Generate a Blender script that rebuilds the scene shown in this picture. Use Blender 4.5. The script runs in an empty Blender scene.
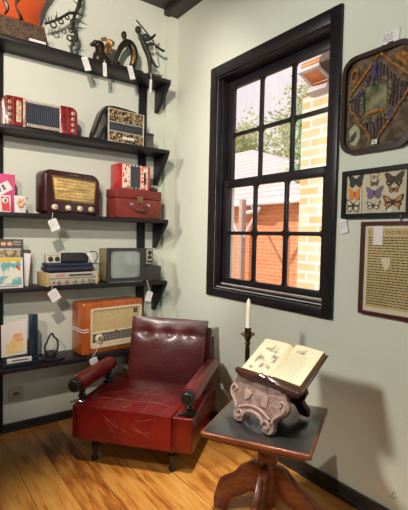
import bpy, bmesh, math, random
from mathutils import Vector, Matrix, Euler, noise as mnoise
random.seed(7)
S = bpy.context.scene
COL = S.collection
PI = math.pi

# ------------------------------------------------------------------ camera
cam_d = bpy.data.cameras.new('camera')
cam = bpy.data.objects.new('camera', cam_d); COL.objects.link(cam)
yaw, pitch, roll = (math.radians(a) for a in (36.1, -2.5, 1.25))
fw = Vector((math.sin(yaw)*math.cos(pitch), math.cos(yaw)*math.cos(pitch), math.sin(pitch)))
rt = Vector((math.cos(yaw), -math.sin(yaw), 0)); up = rt.cross(fw)
r2 = rt*math.cos(roll) + up*math.sin(roll); u2 = up*math.cos(roll) - rt*math.sin(roll)
mw = Matrix((r2, u2, -fw)).transposed().to_4x4(); mw.translation = (0, 0, 1.5)
cam.matrix_world = mw
cam_d.sensor_fit = 'HORIZONTAL'; cam_d.sensor_width = 36; cam_d.lens = 421/408*36
cam_d.clip_start = 0.05
S.camera = cam

# ------------------------------------------------------------------ world, sun, lamps, exposure
W = bpy.data.worlds.new('sky'); S.world = W; W.use_nodes = True
bg = W.node_tree.nodes['Background']; bg.inputs[0].default_value = (0.98, 0.875, 0.895, 1); bg.inputs[1].default_value = 1.05

def lamp(name, kind, loc, target, energy, color, **kw):
    d = bpy.data.lights.new(name, kind); d.energy = energy; d.color = color
    for k, v in kw.items(): setattr(d, k, v)
    o = bpy.data.objects.new(name, d); COL.objects.link(o); o.location = loc
    o.rotation_euler = (Vector(target)-Vector(loc)).to_track_quat('-Z', 'Y').to_euler()
    return o
lamp('sun', 'SUN', (-6, 12, 14), (0, 6, 8.7), 3.7, (1, .95, .88), angle=.02)
WARM = (1, .91, .78)
lamp('shelf_spot', 'SPOT', (-.08, .92, 3.04), (1.10, 3.37, 2.2), 225, (1, .87, .75), spot_size=math.radians(74), spot_blend=.5, shadow_soft_size=.045)
lamp('rear_spot', 'SPOT', (-1.39, -.57, 2.87), (1.0, 3.2, 2.3), 265, (1, .86, .76), spot_size=math.radians(48), spot_blend=.6, shadow_soft_size=.05)
lamp('wall_spot', 'SPOT', (-1.5, 2.0, 2.85), (2.08, 1.5, 1.6), 345, (1, .96, .86), spot_size=math.radians(72), spot_blend=.7, shadow_soft_size=.22)
lamp('floor_spot', 'SPOT', (.75, 1.2, 3.45), (1.15, 1.62, 0), 470, WARM, spot_size=math.radians(42), spot_blend=.9, shadow_soft_size=.05)
lamp('rear_fill', 'AREA', (.2, -1.9, 1.9), (.6, 3, 1.5), 18, (.80, .97, 1), shape='RECTANGLE', size=1.6, size_y=1.6)  # added soft fill behind the camera; the wall there has no window
V = S.view_settings
V.view_transform = 'Standard'; V.look = 'None'; V.gamma = 1; V.use_curve_mapping = False; V.exposure = 0.0

# ------------------------------------------------------------------ materials
def mat(name, c1, c2=None, rough=.5, metal=0, scale=8, stretch=(1, 1, 1), bump=0, bscale=None, spec=.5, coat=0, kind='noise', lo=.35, hi=.65, detail=4):
    m = bpy.data.materials.new(name); m.use_nodes = True
    nt = m.node_tree; b = nt.nodes['Principled BSDF']
    b.inputs['Roughness'].default_value = rough; b.inputs['Metallic'].default_value = metal
    b.inputs['Specular IOR Level'].default_value = spec; b.inputs['Coat Weight'].default_value = coat
    b.inputs['Coat Roughness'].default_value = .15
    c2 = c2 or tuple(x*.82 for x in c1)
    tc = nt.nodes.new('ShaderNodeTexCoord'); mp = nt.nodes.new('ShaderNodeMapping')
    mp.inputs['Scale'].default_value = stretch
    nt.links.new(tc.outputs['Object'], mp.inputs[0])
    if kind == 'noise':
        n = nt.nodes.new('ShaderNodeTexNoise'); n.inputs['Scale'].default_value = scale; n.inputs['Detail'].default_value = detail; out = n.outputs['Fac']
    elif kind == 'voronoi':
        n = nt.nodes.new('ShaderNodeTexVoronoi'); n.inputs['Scale'].default_value = scale; out = n.outputs['Distance']
    elif kind == 'wave':
        n = nt.nodes.new('ShaderNodeTexWave'); n.inputs['Scale'].default_value = scale; n.inputs['Distortion'].default_value = 4; n.inputs['Detail'].default_value = 3; out = n.outputs['Fac']
    nt.links.new(mp.outputs[0], n.inputs['Vector'])
    r = nt.nodes.new('ShaderNodeValToRGB'); r.color_ramp.elements[0].position = lo; r.color_ramp.elements[1].position = hi
    r.color_ramp.elements[0].color = (*c1, 1); r.color_ramp.elements[1].color = (*c2, 1)
    nt.links.new(out, r.inputs[0]); nt.links.new(r.outputs[0], b.inputs['Base Color'])
    if bump:
        bn = nt.nodes.new('ShaderNodeBump'); bn.inputs['Strength'].default_value = bump; bn.inputs['Distance'].default_value = .01
        n2 = nt.nodes.new('ShaderNodeTexVoronoi' if kind == 'voronoi' else 'ShaderNodeTexNoise'); n2.inputs['Scale'].default_value = bscale or scale*3
        nt.links.new(mp.outputs[0], n2.inputs['Vector'])
        nt.links.new(n2.outputs['Distance' if kind == 'voronoi' else 'Fac'], bn.inputs['Height']); nt.links.new(bn.outputs[0], b.inputs['Normal'])
    return m

def floor_mat():
    m = bpy.data.materials.new('plank_floor'); m.use_nodes = True; nt = m.node_tree; N = nt.nodes; L = nt.links
    b = N['Principled BSDF']; b.inputs['Roughness'].default_value = .34
    tc = N.new('ShaderNodeTexCoord'); sx = N.new('ShaderNodeSeparateXYZ'); L.new(tc.outputs['Object'], sx.inputs[0])
    def math_(op, a, bb=None):
        n = N.new('ShaderNodeMath'); n.operation = op
        for i, v in enumerate((a, bb)):
            if v is None: continue
            if isinstance(v, (int, float)): n.inputs[i].default_value = v
            else: L.new(v, n.inputs[i])
        return n.outputs[0]
    xs = math_('DIVIDE', math_('SUBTRACT', sx.outputs[0], .005), .2)
    idx = math_('FLOOR', xs); fr = math_('FRACT', xs)
    wn = N.new('ShaderNodeTexWhiteNoise'); wn.noise_dimensions = '1D'; L.new(idx, wn.inputs['W'])
    cb = N.new('ShaderNodeCombineXYZ'); L.new(math_('MULTIPLY', sx.outputs[0], 22.0), cb.inputs[0]); L.new(math_('MULTIPLY', sx.outputs[1], 1.8), cb.inputs[1]); L.new(math_('MULTIPLY', idx, 3.7), cb.inputs[2])
    n1 = N.new('ShaderNodeTexNoise'); n1.inputs['Scale'].default_value = 2.0; n1.inputs['Detail'].default_value = 7; n1.inputs['Roughness'].default_value = .62; n1.inputs['Distortion'].default_value = .6; L.new(cb.outputs[0], n1.inputs['Vector'])
    cb2 = N.new('ShaderNodeCombineXYZ'); L.new(math_('MULTIPLY', sx.outputs[0], 6.0), cb2.inputs[0]); L.new(math_('MULTIPLY', sx.outputs[1], 1.6), cb2.inputs[1]); L.new(math_('MULTIPLY', idx, 9.1), cb2.inputs[2])
    n2 = N.new('ShaderNodeTexNoise'); n2.inputs['Scale'].default_value = 2.3; n2.inputs['Detail'].default_value = 3; L.new(cb2.outputs[0], n2.inputs['Vector'])
    f = math_('ADD', math_('MULTIPLY', n1.outputs['Fac'], .55), math_('ADD', math_('MULTIPLY', n2.outputs['Fac'], .45), math_('MULTIPLY', math_('SUBTRACT', wn.outputs['Value'], .5), .12)))
    r = N.new('ShaderNodeValToRGB'); cr = r.color_ramp
    cr.elements[0].position = .32; cr.elements[0].color = (.16, .045, .010, 1); cr.elements[1].position = .70; cr.elements[1].color = (.74, .39, .10, 1)
    e = cr.elements.new(.43); e.color = (.46, .155, .026, 1); e = cr.elements.new(.52); e.color = (.64, .28, .055, 1)
    L.new(f, r.inputs[0])
    seam = math_('LESS_THAN', math_('ABSOLUTE', math_('SUBTRACT', fr, .5)), .492)
    mx = N.new('ShaderNodeMix'); mx.data_type = 'RGBA'; L.new(seam, mx.inputs[0]); mx.inputs[6].default_value = (.10, .035, .01, 1); L.new(r.outputs[0], mx.inputs[7])
    L.new(mx.outputs[2], b.inputs['Base Color'])
    bp = N.new('ShaderNodeBump'); bp.inputs['Strength'].default_value = .12; L.new(n1.outputs['Fac'], bp.inputs['Height']); L.new(bp.outputs[0], b.inputs['Normal'])
    return m

def brick_mat(name, c1, c2, mortar, w, h, mort=.02, vary=True):
    m = bpy.data.materials.new(name); m.use_nodes = True; nt = m.node_tree; N = nt.nodes; L = nt.links
    b = N['Principled BSDF']; b.inputs['Roughness'].default_value = .9
    tc = N.new('ShaderNodeTexCoord'); sx = N.new('ShaderNodeSeparateXYZ'); L.new(tc.outputs['Object'], sx.inputs[0])
    ad = N.new('ShaderNodeMath'); ad.operation = 'ADD'; L.new(sx.outputs[0], ad.inputs[0]); L.new(sx.outputs[1], ad.inputs[1])
    cb = N.new('ShaderNodeCombineXYZ'); L.new(ad.outputs[0], cb.inputs[0]); L.new(sx.outputs[2], cb.inputs[1])
    br = N.new('ShaderNodeTexBrick'); br.inputs['Scale'].default_value = 1; br.inputs['Brick Width'].default_value = w; br.inputs['Row Height'].default_value = h; br.inputs['Mortar Size'].default_value = mort
    br.inputs['Color1'].default_value = (*c1, 1); br.inputs['Color2'].default_value = (*c2, 1); br.inputs['Mortar'].default_value = (*mortar, 1); br.inputs['Bias'].default_value = 0
    L.new(cb.outputs[0], br.inputs['Vector']); L.new(br.outputs['Color'], b.inputs['Base Color'])
    return m

def thin_glass(name, tint=(1, 1, 1), refl=1.0):
    m = bpy.data.materials.new(name); m.use_nodes = True; nt = m.node_tree; N = nt.nodes; L = nt.links
    N.remove(N['Principled BSDF']); out = N['Material Output']
    t = N.new('ShaderNodeBsdfTransparent'); t.inputs[0].default_value = (*tint, 1)
    g = N.new('ShaderNodeBsdfGlossy'); g.inputs['Roughness'].default_value = .02
    lw = N.new('ShaderNodeLayerWeight'); lw.inputs['Blend'].default_value = .5
    pw = N.new('ShaderNodeMath'); pw.operation = 'POWER'; pw.inputs[1].default_value = 5; L.new(lw.outputs['Facing'], pw.inputs[0])
    mu = N.new('ShaderNodeMath'); mu.operation = 'MULTIPLY_ADD'; mu.inputs[1].default_value = .96*refl; mu.inputs[2].default_value = .04*refl; L.new(pw.outputs[0], mu.inputs[0])
    mx = N.new('ShaderNodeMixShader'); L.new(mu.outputs[0], mx.inputs[0]); L.new(t.outputs[0], mx.inputs[1]); L.new(g.outputs[0], mx.inputs[2]); L.new(mx.outputs[0], out.inputs[0])
    return m

M = {}
M['wall'] = mat('sage_plaster', (.69, .73, .63), (.65, .69, .59), rough=.85, scale=1.6, bump=.05, bscale=40)
M['unseen_dark'] = mat('unseen_wall_brown', (.16, .09, .05), (.11, .06, .035), rough=.5, scale=4, stretch=(8, 8, 1))  # made-up dark brown for the unseen walls, to cut bounced light
M['ceil'] = mat('ceiling_wood', (.028, .022, .022), (.045, .035, .033), rough=.5, scale=5, stretch=(8, 1, 1))
M['dark'] = mat('dark_stained_wood', (.012, .010, .012), (.020, .016, .019), rough=.42, spec=.3, scale=6, stretch=(1, 6, 6))
M['frame'] = mat('window_paint', (.012, .010, .012), (.019, .015, .018), rough=.36, spec=.3, scale=6)
M['base'] = mat('baseboard_paint', (.018, .017, .018), (.03, .028, .028), rough=.4, scale=6)
M['floor'] = floor_mat()
M['white'] = mat('white_paint', (.80, .78, .74), (.74, .72, .68), rough=.5)
M['glass'] = thin_glass('window_glass'); M['pglass'] = thin_glass('picture_glass', refl=.55)
M['card'] = mat('white_card', (.82, .80, .79), (.78, .76, .75), rough=.7)
M['string'] = mat('white_string', (.8, .78, .74), rough=.8)
M['ink'] = mat('black_ink', (.02, .02, .022), rough=.6)
M['greyink'] = mat('grey_ink', (.12, .11, .10), (.2, .18, .16), rough=.8)
M['penink'] = mat('faded_pen_ink', (.42, .46, .58), (.36, .40, .5), rough=.7)
M['blueink'] = mat('blue_ink', (.02, .06, .25), rough=.6)
M['black'] = mat('black_lacquer', (.012, .011, .012), (.02, .018, .018), rough=.28)
M['matteblack'] = mat('black_frame_paint', (.006, .006, .006), rough=.45, spec=.2)
M['iron'] = mat('black_iron', (.012, .012, .013), (.025, .023, .022), rough=.55, scale=30, bump=.3)
M['bronze'] = mat('dark_bronze', (.05, .035, .022), (.02, .016, .013), rough=.38, metal=.5, scale=14)
M['gold'] = mat('worn_gold', (.42, .22, .06), (.10, .05, .02), rough=.4, metal=.5, scale=22, bump=.4)
M['brass'] = mat('brass', (.45, .30, .12), (.3, .19, .07), rough=.3, metal=.9)
M['agedbrass'] = mat('aged_brass', (.20, .14, .08), (.12, .08, .045), rough=.3, metal=.8)
M['oldbrass'] = mat('old_bronze_metal', (.09, .06, .035), (.05, .032, .02), rough=.35, metal=.8)
M['chrome'] = mat('chrome', (.62, .62, .6), rough=.2, metal=.9)
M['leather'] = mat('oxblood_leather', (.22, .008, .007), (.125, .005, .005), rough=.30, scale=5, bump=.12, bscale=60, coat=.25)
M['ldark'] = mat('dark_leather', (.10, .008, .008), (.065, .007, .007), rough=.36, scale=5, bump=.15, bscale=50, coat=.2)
M['crack'] = mat('leather_crack', (.50, .15, .12), (.36, .06, .045), rough=.7, scale=20)
M['red'] = mat('red_celluloid', (.34, .02, .024), (.12, .01, .014), rough=.25, scale=28, coat=.3)
M['redtoy'] = mat('red_lacquer', (.50, .022, .028), (.42, .018, .024), rough=.25, coat=.3)
M['pearl'] = mat('pearl_grille', (.66, .58, .42), (.30, .20, .10), rough=.4, scale=45)
M['floral'] = mat('floral_print', (.85, .78, .64), (.62, .08, .05), rough=.4, scale=38, lo=.50, hi=.56)
M['bellows'] = mat('bellows_cloth', (.045, .055, .075), (.065, .075, .095), rough=.6)
M['filigree'] = mat('gold_filigree', (.018, .014, .01), (.50, .37, .18), rough=.35, scale=70, lo=.47, hi=.60, detail=2)
M['filibase'] = mat('filigree_edge', (.64, .58, .48), (.5, .42, .3), rough=.4)
M['bakelite'] = mat('maroon_bakelite', (.052, .010, .012), (.035, .008, .009), rough=.24, coat=.3)
M['dial'] = mat('dial_glass_yellow', (.78, .56, .20), (.42, .24, .08), rough=.25, scale=9, stretch=(1, 1, 5), lo=.42, hi=.66)
M['cream'] = mat('cream_plastic', (.78, .68, .46), (.70, .6, .4), rough=.35)
M['suit'] = mat('red_brown_case', (.24, .035, .024), (.17, .024, .018), rough=.42, scale=12, bump=.1)
M['walnut'] = mat('orange_veneer', (.50, .13, .022), (.36, .075, .012), rough=.22, scale=3, stretch=(14, 14, 1.2), coat=.4)
M['cloth'] = mat('speaker_cloth', (.66, .52, .26), (.55, .42, .2), rough=.9, scale=60, bump=.3)
M['olive'] = mat('olive_plastic', (.25, .21, .10), (.20, .17, .08), rough=.5)
M['tvdark'] = mat('tv_dark_plastic', (.035, .033, .034), (.045, .043, .043), rough=.4)
M['screen'] = mat('tv_screen', (.30, .36, .33), (.27, .33, .30), rough=.06, spec=.8, coat=.8)
M['silver'] = mat('silver_panel', (.60, .56, .46), (.54, .50, .41), rough=.35, metal=.35)
M['cheek'] = mat('pale_wood_cheek', (.62, .46, .22), (.52, .37, .16), rough=.5, stretch=(8, 1, 1))
M['navy'] = mat('navy_plastic', (.022, .030, .055), (.03, .038, .065), rough=.4)
M['award'] = mat('award_blue', (.008, .022, .042), (.010, .028, .052), rough=.25)
M['acrylic'] = mat('award_sheet', (.80, .76, .72), (.76, .72, .68), rough=.25)
M['yellowart'] = mat('yellow_print', (.85, .60, .12), (.82, .66, .40), rough=.6, scale=30)
M['redart'] = mat('red_print', (.80, .30, .12), (.82, .60, .35), rough=.6, scale=34)
M['pink'] = mat('pink_box', (.72, .10, .26), (.62, .08, .22), rough=.5)
M['redcard'] = mat('red_card', (.70, .06, .06), (.6, .05, .05), rough=.5)
M['teal'] = mat('teal_cover', (.75, .74, .62), (.16, .42, .42), rough=.4, scale=16, lo=.45, hi=.55)
M['yellow'] = mat('yellow_band', (.80, .55, .04), (.76, .5, .03), rough=.4)
M['photo'] = mat('brown_photo', (.10, .07, .04), (.58, .46, .28), rough=.4, scale=34)
M['greycover'] = mat('grey_cover', (.07, .065, .06), (.12, .11, .10), rough=.4)
M['orange'] = mat('orange_glaze', (.60, .10, .022), (.48, .07, .016), rough=.35, scale=5)
M['carvebrown'] = mat('carved_brown_wood', (.045, .026, .016), (.12, .07, .04), rough=.6, scale=34, kind='voronoi', bump=.6, lo=.1, hi=.7)
M['outlet'] = mat('outlet_plastic', (.55, .54, .46), (.5, .49, .42), rough=.4)
M['tablewood'] = mat('reddish_table_wood', (.24, .062, .020), (.12, .028, .011), rough=.34, scale=4, stretch=(3, 3, 12), coat=.2)
M['tabletop'] = mat('black_table_top', (.018, .017, .018), (.026, .025, .025), rough=.3, coat=.9, spec=.8)
M['pinkwood'] = mat('dusty_pink_carved_wood', (.31, .205, .175), (.17, .10, .085), rough=.6, scale=26, bump=.5, bscale=70)
M['pinkwood2'] = mat('dusty_pink_rim_wood', (.37, .25, .215), (.27, .17, .145), rough=.55, scale=14, bump=.2)
M['brownwood'] = mat('dark_red_wood', (.060, .017, .011), (.035, .010, .008), rough=.28, scale=6, stretch=(1, 6, 6), coat=.3)
M['page'] = mat('cream_page', (.62, .54, .37), (.56, .47, .31), rough=.75, scale=5)
M['pageedge'] = mat('page_edge', (.40, .27, .12), (.24, .14, .06), rough=.8, scale=3, stretch=(2, 2, 200))
M['engrave'] = mat('engraving', (.60, .53, .38), (.16, .14, .11), rough=.8, scale=26, lo=.46, hi=.66, detail=8)
M['wax'] = mat('candle_wax', (.84, .79, .66), (.8, .74, .6), rough=.45)
M['darkred'] = mat('dark_red_frame', (.085, .012, .012), (.06, .009, .009), rough=.3, coat=.3)
M['maroonframe'] = mat('maroon_frame', (.022, .008, .008), (.032, .010, .010), rough=.35, coat=.1, spec=.3)
M['paper'] = mat('aged_paper', (.64, .50, .25), (.54, .40, .17), rough=.8, scale=3.5)
M['mount'] = mat('pale_mount', (.72, .66, .52), (.68, .62, .48), rough=.8)
M['moss'] = mat('dried_plant_ground', (.06, .042, .024), (.20, .14, .085), rough=.95, scale=30, bump=.8)
M['rope'] = mat('orange_rope', (.50, .23, .05), (.20, .075, .018), rough=.9, scale=45, bump=.8)
M['purple'] = mat('purple_petals', (.12, .085, .10), (.06, .042, .036), rough=.9, scale=30, bump=.5)
M['violet'] = mat('violet_petals', (.12, .085, .30), (.07, .05, .13), rough=.9, scale=40)
M['seed'] = mat('seed_border', (.36, .29, .17), (.14, .10, .05), rough=.9, scale=70, bump=1)
M['portrait'] = mat('portrait_print', (.04, .045, .03), (.28, .25, .12), rough=.7, scale=18)
M['paleleaf'] = mat('pale_leaf', (.42, .42, .26), (.3, .3, .18), rough=.9)
M['linen'] = mat('specimen_backing', (.62, .57, .40), (.58, .53, .37), rough=.9)
# outdoors
M['pillar'] = brick_mat('pale_brick', (.84, .52, .20), (.86, .74, .50), (.88, .85, .80), .27, .10, .015)
M['brick'] = brick_mat('orange_brick', (.82, .30, .12), (.74, .24, .09), (.80, .42, .25), .28, .085, .010)
M['tile'] = brick_mat('pale_roof_tile', (.74, .62, .60), (.66, .55, .53), (.46, .37, .36), .30, .14, .012)
M['ground'] = mat('outside_ground', (.45, .40, .32), (.36, .33, .25), rough=.95, scale=2)
M['leaf'] = mat('leaf_green', (.46, .54, .22), (.62, .64, .36), rough=.7, scale=2)
M['leaf2'] = mat('leaf_bright_green', (.34, .60, .34), (.46, .66, .42), rough=.7, scale=2)
M['bark'] = mat('bark', (.40, .33, .28), (.50, .42, .36), rough=.9, scale=12)
M['soffit'] = mat('orange_soffit_wood', (.80, .26, .06), (.66, .18, .035), rough=.6, scale=3, stretch=(12, 2, 2))
M['fascia'] = mat('grey_fascia_paint', (.60, .55, .54), (.55, .5, .5), rough=.6)
M['post'] = mat('post_wood', (.50, .36, .30), (.42, .30, .25), rough=.7)

# ------------------------------------------------------------------ mesh helpers
class MB:
    def __init__(s): s.bm = bmesh.new()
    def add(s, b, mtx=None):
        if mtx is not None: bmesh.ops.transform(b, matrix=mtx, verts=b.verts)
        me = bpy.data.meshes.new('t'); b.to_mesh(me); b.free(); s.bm.from_mesh(me); bpy.data.meshes.remove(me); return s
    def box(s, lo, hi, bev=0, seg=2, mtx=None):
        b = bmesh.new(); bmesh.ops.create_cube(b, size=1)
        lo, hi = Vector(lo), Vector(hi); c = (lo+hi)/2; d = hi-lo
        bmesh.ops.transform(b, matrix=Matrix.Translation(c) @ Matrix.Diagonal((*d, 1)), verts=b.verts)
        if bev: bmesh.ops.bevel(b, geom=b.edges[:], offset=min(bev, min(abs(x) for x in d)*.49), segments=seg, affect='EDGES', profile=.5)
        return s.add(b, mtx)
    def lathe(s, prof, n=24, mtx=None, cap=True):
        b = bmesh.new(); rings = []
        for r, z in prof:
            rings.append([b.verts.new((r*math.cos(2*PI*i/n), r*math.sin(2*PI*i/n), z)) for i in range(n)])
        for a, c in zip(rings, rings[1:]):
            for i in range(n): b.faces.new((a[i], a[(i+1) % n], c[(i+1) % n], c[i]))
        if cap: b.faces.new(rings[0][::-1]); b.faces.new(rings[-1])
        return s.add(b, mtx)
    def cyl(s, p0, p1, r, n=20, r2=None):
        p0, p1 = Vector(p0), Vector(p1); d = p1-p0
        m = Matrix.Translation(p0) @ d.to_track_quat('Z', 'Y').to_matrix().to_4x4()
        return s.lathe([(r, 0), (r if r2 is None else r2, d.length)], n, m)
    def ell(s, c, r, seg=16, rot=None):
        b = bmesh.new(); bmesh.ops.create_uvsphere(b, u_segments=seg, v_segments=max(6, seg*2//3), radius=1)
        m = Matrix.Translation(c)
        if rot: m = m @ Euler(rot).to_matrix().to_4x4()
        return s.add(b, m @ Matrix.Diagonal((*((r, r, r) if isinstance(r, (int, float)) else r), 1)))
    def tube(s, pts, r, n=8, smooth=0):
        pts = [Vector(p) for p in pts]; rs = r if isinstance(r, (list, tuple)) else [r]*len(pts)
        if smooth:
            q, qr = [], []
            for i in range(len(pts)-1):
                p0, p1, p2, p3 = pts[max(0, i-1)], pts[i], pts[i+1], pts[min(len(pts)-1, i+2)]
                for k in range(smooth):
                    t = k/smooth
                    q.append(.5*((2*p1)+(p2-p0)*t+(2*p0-5*p1+4*p2-p3)*t*t+(3*p1-p0-3*p2+p3)*t**3)); qr.append(rs[i]*(1-t)+rs[i+1]*t)
            q.append(pts[-1]); qr.append(rs[-1]); pts, rs = q, qr
        b = bmesh.new(); rings = []; ref = None
        for i, p in enumerate(pts):
            t = (pts[min(i+1, len(pts)-1)]-pts[max(i-1, 0)]).normalized()
            if ref is None: ref = t.orthogonal().normalized()
            ref = (ref - t*ref.dot(t)); ref = ref.normalized() if ref.length > 1e-6 else t.orthogonal().normalized()
            bi = t.cross(ref)
            rings.append([b.verts.new(p+(ref*math.cos(2*PI*k/n)+bi*math.sin(2*PI*k/n))*rs[i]) for k in range(n)])
        for a, c in zip(rings, rings[1:]):
            for k in range(n): b.faces.new((a[k], a[(k+1) % n], c[(k+1) % n], c[k]))
        b.faces.new(rings[0][::-1]); b.faces.new(rings[-1])
        return s.add(b)
    def prism(s, out, d0, d1, frame=None, bev=0, seg=2):
        """outline in (a, b), extruded along c from d0 to d1; frame = matrix taking (a, b, c) to local space"""
        b = bmesh.new()
        v0 = [b.verts.new((x, y, d0)) for x, y in out]; v1 = [b.verts.new((x, y, d1)) for x, y in out]
        f0 = b.faces.new(v0[::-1]); f1 = b.faces.new(v1)
        n = len(out)
        for i in range(n): b.faces.new((v0[i], v0[(i+1) % n], v1[(i+1) % n], v1[i]))
        bmesh.ops.recalc_face_normals(b, faces=b.faces[:])
        if bev:
            es = [e for e in b.edges if (e.verts[0].co.z == e.verts[1].co.z)]
            bmesh.ops.bevel(b, geom=es, offset=bev, segments=seg, affect='EDGES', profile=.5)
        return s.add(b, frame)
    def quads(s, qs):
        b = bmesh.new()
        for q in qs: b.faces.new([b.verts.new(p) for p in q])
        return s.add(b)
    def torus(s, c, R, r, frame=None, n=20, m=8, a0=0, a1=2*PI):
        k = n; pts = [(R*math.cos(a0+(a1-a0)*i/k), R*math.sin(a0+(a1-a0)*i/k), 0) for i in range(k+1)]
        t = MB(); t.tube(pts, r, m); mt = Matrix.Translation(c) @ (frame or Matrix.Identity(4))
        b = t.bm; return s.add(b, mt)

ZX = Matrix(((1, 0, 0, 0), (0, 0, 1, 0), (0, 1, 0, 0), (0, 0, 0, 1)))      # outline (x, z), depth along y
ZY = Matrix(((0, 0, 1, 0), (1, 0, 0, 0), (0, 1, 0, 0), (0, 0, 0, 1)))      # outline (y, z), depth along x

def obj(name, mb, m, parent=None, smooth=True, loc=None, recalc=True):
    bm = mb.bm if isinstance(mb, MB) else mb
    if recalc: bmesh.ops.recalc_face_normals(bm, faces=bm.faces[:])
    me = bpy.data.meshes.new(name); bm.to_mesh(me); bm.free()
    me.materials.append(M[m])
    if smooth:
        me.shade_smooth(); 
        try: me.set_sharp_from_angle(angle=math.radians(38))
        except Exception: pass
    o = bpy.data.objects.new(name, me); COL.objects.link(o)
    if parent is not None: o.parent = parent
    if loc is not None: o.location = loc
    return o
def tag(o, label, cat, group=None):
    o['label'] = label; o['category'] = cat
    if group: o['group'] = group
    return o
def thing(name, label, cat, loc=(0, 0, 0), rz=0, group=None):
    o = bpy.data.objects.new(name, None); COL.objects.link(o); o.empty_display_size = .05
    o.location = loc; o.rotation_euler = (0, 0, rz); return tag(o, label, cat, group)
def struct(name, mb, m, smooth=False, parent=None):
    o = obj(name, mb, m, parent, smooth)
    if parent is None: o['kind'] = 'structure'
    return o
def rrect(x0, z0, x1, z1, r, n=5):
    rs = r if isinstance(r, (list, tuple)) else (r,)*4      # bl, br, tr, tl
    out = []
    for (cx, cz, a, k) in ((x0, z0, PI, 0), (x1, z0, 1.5*PI, 1), (x1, z1, 0, 2), (x0, z1, .5*PI, 3)):
        q = rs[k]; ox = cx + (q if k in (0, 3) else -q); oz = cz + (q if k in (0, 1) else -q)
        if q <= 0: out.append((cx, cz)); continue
        for i in range(n+1): out.append((ox+q*math.cos(a+.5*PI*i/n), oz+q*math.sin(a+.5*PI*i/n)))
    return out
def blob(name, parts, vox, m, parent=None, rad=0):
    """organic solid: overlapping tubes and ellipsoids fused into one smooth surface"""
    bm = parts.bm; me = bpy.data.meshes.new('t'); bm.to_mesh(me); bm.free()
    o = bpy.data.objects.new('t', me); COL.objects.link(o)
    md = o.modifiers.new('r', 'REMESH'); md.mode = 'VOXEL'; md.voxel_size = vox
    sm = o.modifiers.new('s', 'SMOOTH'); sm.factor = .5; sm.iterations = 3
    bpy.context.view_layer.update()
    dg = bpy.context.evaluated_depsgraph_get()
    m2 = bpy.data.meshes.new_from_object(o.evaluated_get(dg)); bpy.data.objects.remove(o)
    m2.name = name; m2.materials.clear(); m2.materials.append(M[m]); m2.shade_smooth()
    r = bpy.data.objects.new(name, m2); COL.objects.link(r)
    if parent is not None: r.parent = parent
    return r
def text(name, s, size, m, parent, mtx, ext=.0004, align='LEFT'):
    c = bpy.data.curves.new(name, 'FONT'); c.body = s; c.size = size; c.extrude = ext; c.align_x = align
    o = bpy.data.objects.new('t', c); COL.objects.link(o)
    bpy.context.view_layer.update(); dg = bpy.context.evaluated_depsgraph_get()
    me = bpy.data.meshes.new_from_object(o.evaluated_get(dg)); bpy.data.objects.remove(o)
    me.name = name; me.materials.clear(); me.materials.append(M[m]); me.transform(mtx)
    r = bpy.data.objects.new(name, me); COL.objects.link(r); r.parent = parent; return r
FRONT = lambda x, y, z: Matrix.Translation((x, y, z)) @ Matrix.Rotation(PI/2, 4, 'X')    # text facing -y
def words(x0, x1, z1, rows, pitch, h, wmin=.006, wmax=.02, gap=.004, seed=1, ragged=.1):
    """rows of small word-shaped marks, as (x0, z0, x1, z1)"""
    rd = random.Random(seed); out = []
    for i in range(rows):
        x = x0; z = z1-i*pitch; end = x1-(x1-x0)*ragged*rd.random()
        while x < end:
            w = min(rd.uniform(wmin, wmax), end-x)
            if w > wmin*.5: out.append((x, z-h, x+w, z))
            x += w+gap
    return out

# ================================================================== the room
XW, YW, ZC = 2.085, 3.37, 3.53
T = .16
struct('floor', MB().box((-2.4, -2.2, -.1), (XW+T, YW+T, 0)), 'floor')
struct('ceiling', MB().box((-2.4, -2.2, ZC), (XW+T, YW+T, ZC+.12)), 'ceil')
struct('wall_back', MB().box((-2.4, YW, 0), (XW+T, YW+T, ZC)), 'wall')
struct('wall_left', MB().box((-2.4, -2.2, 0), (-2.25, YW, ZC)), 'unseen_dark')
struct('wall_front', MB().box((-2.4, -2.2, 0), (XW+T, -2.05, ZC)), 'unseen_dark')
oy0, oy1, oz0, oz1 = 1.622, 2.718, 1.085, 2.768
struct('wall_right', MB().box((XW, -2.2, 0), (XW+T, oy0, ZC)).box((XW, oy1, 0), (XW+T, YW, ZC)).box((XW, oy0, 0), (XW+T, oy1, oz0)).box((XW, oy0, oz1), (XW+T, oy1, ZC)), 'wall')
# plaster boxing in the corner, rounded at the top, and the beam over it
pil = rrect(1.972, 0, XW, 3.475, (0, 0, .012, .05))
struct('trim_1', MB().prism(pil, YW-.03, YW, ZX), 'wall', True)
struct('trim_2', MB().box((1.952, -2.05, 3.478), (XW, YW, ZC), .004), 'ceil')
struct('baseboard_back', MB().box((-2.25, YW-.02, 0), (1.972, YW, .062), .004).box((-2.25, YW-.03, 0), (1.972, YW-.018, .02), .004), 'base')
struct('baseboard_right', MB().box((XW-.02, -2.05, 0), (XW, YW-.03, .088), .004).box((XW-.03, -2.05, 0), (XW-.018, YW-.03, .03), .004), 'base')

wr = bpy.data.objects['wall_right']
for pts in (((2.0845, 1.16, .150), (2.0845, 1.140, .165), (2.0845, 1.128, .150), (2.0845, 1.118, .172)), ((2.0845, 1.14, .165), (2.0845, 1.136, .185), (2.0845, 1.12, .19))):
    obj('plaster_crack', MB().tube(pts, .0016, 5), 'greyink', wr)
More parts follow.
